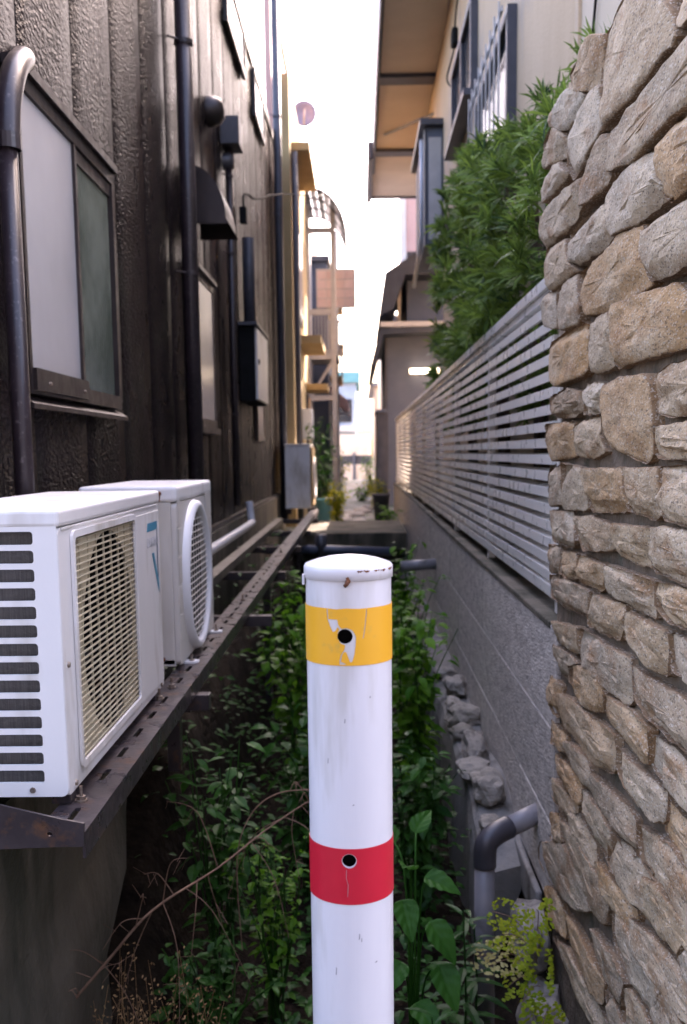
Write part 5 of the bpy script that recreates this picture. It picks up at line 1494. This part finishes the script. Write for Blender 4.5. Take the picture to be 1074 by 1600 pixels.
# ------------------------------------------------------------------ evergreen behind the fence
yt = thing('evergreen_shrub', 'large yew-like evergreen shrub with long needles behind the louvred fence', 'tree', (.80, 5.6, -.5))
tk = MB()
for (bx_, by_) in ((.80, 4.6), (.80, 5.8), (.80, 7.4)):
    tk.tube(curve_pts([(bx_, by_, -.5), (bx_ + .02, by_ + .05, 1.2), (bx_ - .03, by_ + .1, 2.5)], 6), [.055 - .035 * i / 12 for i in range(13)], 10)
rs = random.Random(4)
for k in range(40):
    yy = rs.uniform(3.9, 8.6); zt = rs.uniform(1.8, 2.9)
    by_ = min((4.6, 5.8, 7.4), key=lambda q: abs(q - yy))
    tk.tube(curve_pts([(.80, by_, zt - .5), (.78, (by_ + yy) / 2, zt - .2), (rs.uniform(.60, .92), yy, zt)], 4), [.016 - .001 * i for i in range(9)], 5)
tk.build('trunk', m_bark, yt, True)
cr = MB()
def crown_top(x, yy):
    yy = yy * .75 / x
    pts = ((2.0, 2.6), (3.6, 2.70), (4.2, 2.76), (5.0, 2.86), (6.0, 3.10), (7.5, 3.42), (9.4, 3.80), (10.0, 3.4), (10.3, 1.5))
    for (a, b), (c, d) in zip(pts, pts[1:]):
        if a <= yy <= c: return 1.3 + (b + (d - b) * (yy - a) / (c - a) - 1.3) * x / .75
    return 1.3
cnt = 0
while cnt < 1200:
    yy = rs.uniform(3.35, 10.0); x = rs.uniform(.56, .92); zt = crown_top(x, yy) - .05 + .16 * noise.noise(Vector((yy * 2.6, x * 4, 1))) - .06
    if zt < 1.5: continue
    z = rs.uniform(1.45, zt)
    if z < 1.86 and x < .68: continue
    hole = noise.noise(Vector((x * 3, yy * 2.3, z * 3.0)))
    if hole < -.02: continue
    if noise.noise(Vector((yy * 1.5, z * 2.6, 8))) < -.16: continue
    if yy / x > 10.2 and noise.noise(Vector((z * 3.5, yy, 3))) < .1: continue
    if yy > 7.5 and z < 1.75 and rs.random() < .6: continue
    if x > .84 and rs.random() < .6: continue
    c = Vector((x, yy, z)); cnt += 1
    ax = Vector((rs.uniform(-1.2, .2), rs.uniform(-.9, .3), rs.uniform(-.1, 1.1))).normalized()
    u = ax.orthogonal().normalized(); w = ax.cross(u)
    L_ = rs.uniform(.075, .125) * (1 + .05 * (yy - 4))
    for k in range(15):
        a = k * 2.4 + rs.random(); tl = rs.uniform(.35, 1.15)
        d = (ax * math.cos(tl) + (u * math.cos(a) + w * math.sin(a)) * math.sin(tl))
        s = d.cross(ax if abs(d.dot(ax)) < .95 else u).normalized() * (.0042 + .0007 * (yy - 3.5))
        b0 = c + ax * rs.uniform(-.03, .02); l = L_ * rs.uniform(.75, 1.1)
        m_p = b0 + d * l * .55 + ax * l * .05; e = b0 + d * l - Vector((0, 0, .12 * l))
        n0 = len(cr.v)
        cr.v += [tuple(b0 - s * .6), tuple(b0 + s * .6), tuple(m_p - s), tuple(m_p + s), tuple(e)]
        cr.f += [(n0, n0 + 1, n0 + 3, n0 + 2), (n0 + 2, n0 + 3, n0 + 4)]
me = bpy.data.meshes.new('crown'); me.from_pydata(cr.v, [], cr.f)
link('crown', me, m_needle, yt)

# sunlit shrubs and grass along the far path
weed('sunlit_shrub', 'yellow-green shrub lit by the sun just beyond the concrete slab', (-.30, 13.3, .40), .46, .20, 22, 16, .08, .05, m_lit, 301)
weed('verge_plant', 'yellow-green tuft on the left edge of the far path behind the sunlit shrub', (-.42, 16.2, .34), .55, .2, 16, 14, .10, .05, m_lit, 311)
weed('verge_plant', 'low green tuft in the middle of the far path', (.05, 20.5, .34), .35, .25, 14, 12, .12, .05, m_leafm, 312)
weed('verge_plant', 'yellow-green tuft on the right edge of the far path past the bucket', (.28, 16.6, .34), .6, .18, 14, 14, .11, .05, m_lit, 313)
weed('verge_plant', 'dark leafy clump on the left of the path below the salmon awning', (-.42, 20.5, .34), 1.3, .25, 14, 14, .14, .07, m_leafd, 314)
weed('path_shrub', 'green shrub beside the pots on the left of the far path', (-.55, 15.6, .34), 1.1, .24, 12, 16, .11, .06, m_leafd, 302)
weed('potted_shrub', 'dark bushy shrub rising between the far air conditioner and tan building', (-.62, 14.4, .62), 1.2, .28, 10, 16, .12, .06, m_leafd, 303)
weed('path_weed', 'weed clump at the fence end on the right of the far path', (.36, 13.2, .2), .45, .2, 10, 14, .09, .05, m_leafm, 304)
weed('verge_plant', 'grassy plant on the right verge of the far path', (.30, 19.5, .34), .6, .22, 14, 14, .14, .04, m_lit, 305)
weed('verge_plant', 'taller grassy plant on the right verge near the end wall', (.24, 27, .34), .9, .25, 14, 14, .16, .06, m_leafm, 306)
weed('verge_plant', 'leafy clump on the left verge near the end wall', (-.5, 25, .34), .9, .25, 14, 14, .16, .06, m_lit, 307)

# ------------------------------------------------------------------ unseen house added behind the camera to hold back sky light
ob = thing('unseen_sky_blocker', 'dark house added out of view behind the camera to block sky light', 'house', (0, -9, .3))
boxo('wall', M("blocker_siding", (.040, .048, .070), (.055, .062, .085), scale=4, rough=.9), ob, -9, 9, -13, -6.5, .3, 8.0)  # kept dark so it throws little light on the bollard
boxo('roof', m_rooft, ob, -9.4, 9.4, -13.4, -6.1, 8.01, 8.3)
boxo('window', m_darkglass, ob, -5, -2, -6.49, -6.45, 1.2, 2.6)
boxo('window', m_darkglass, ob, 2, 5, -6.49, -6.45, 1.2, 2.6)
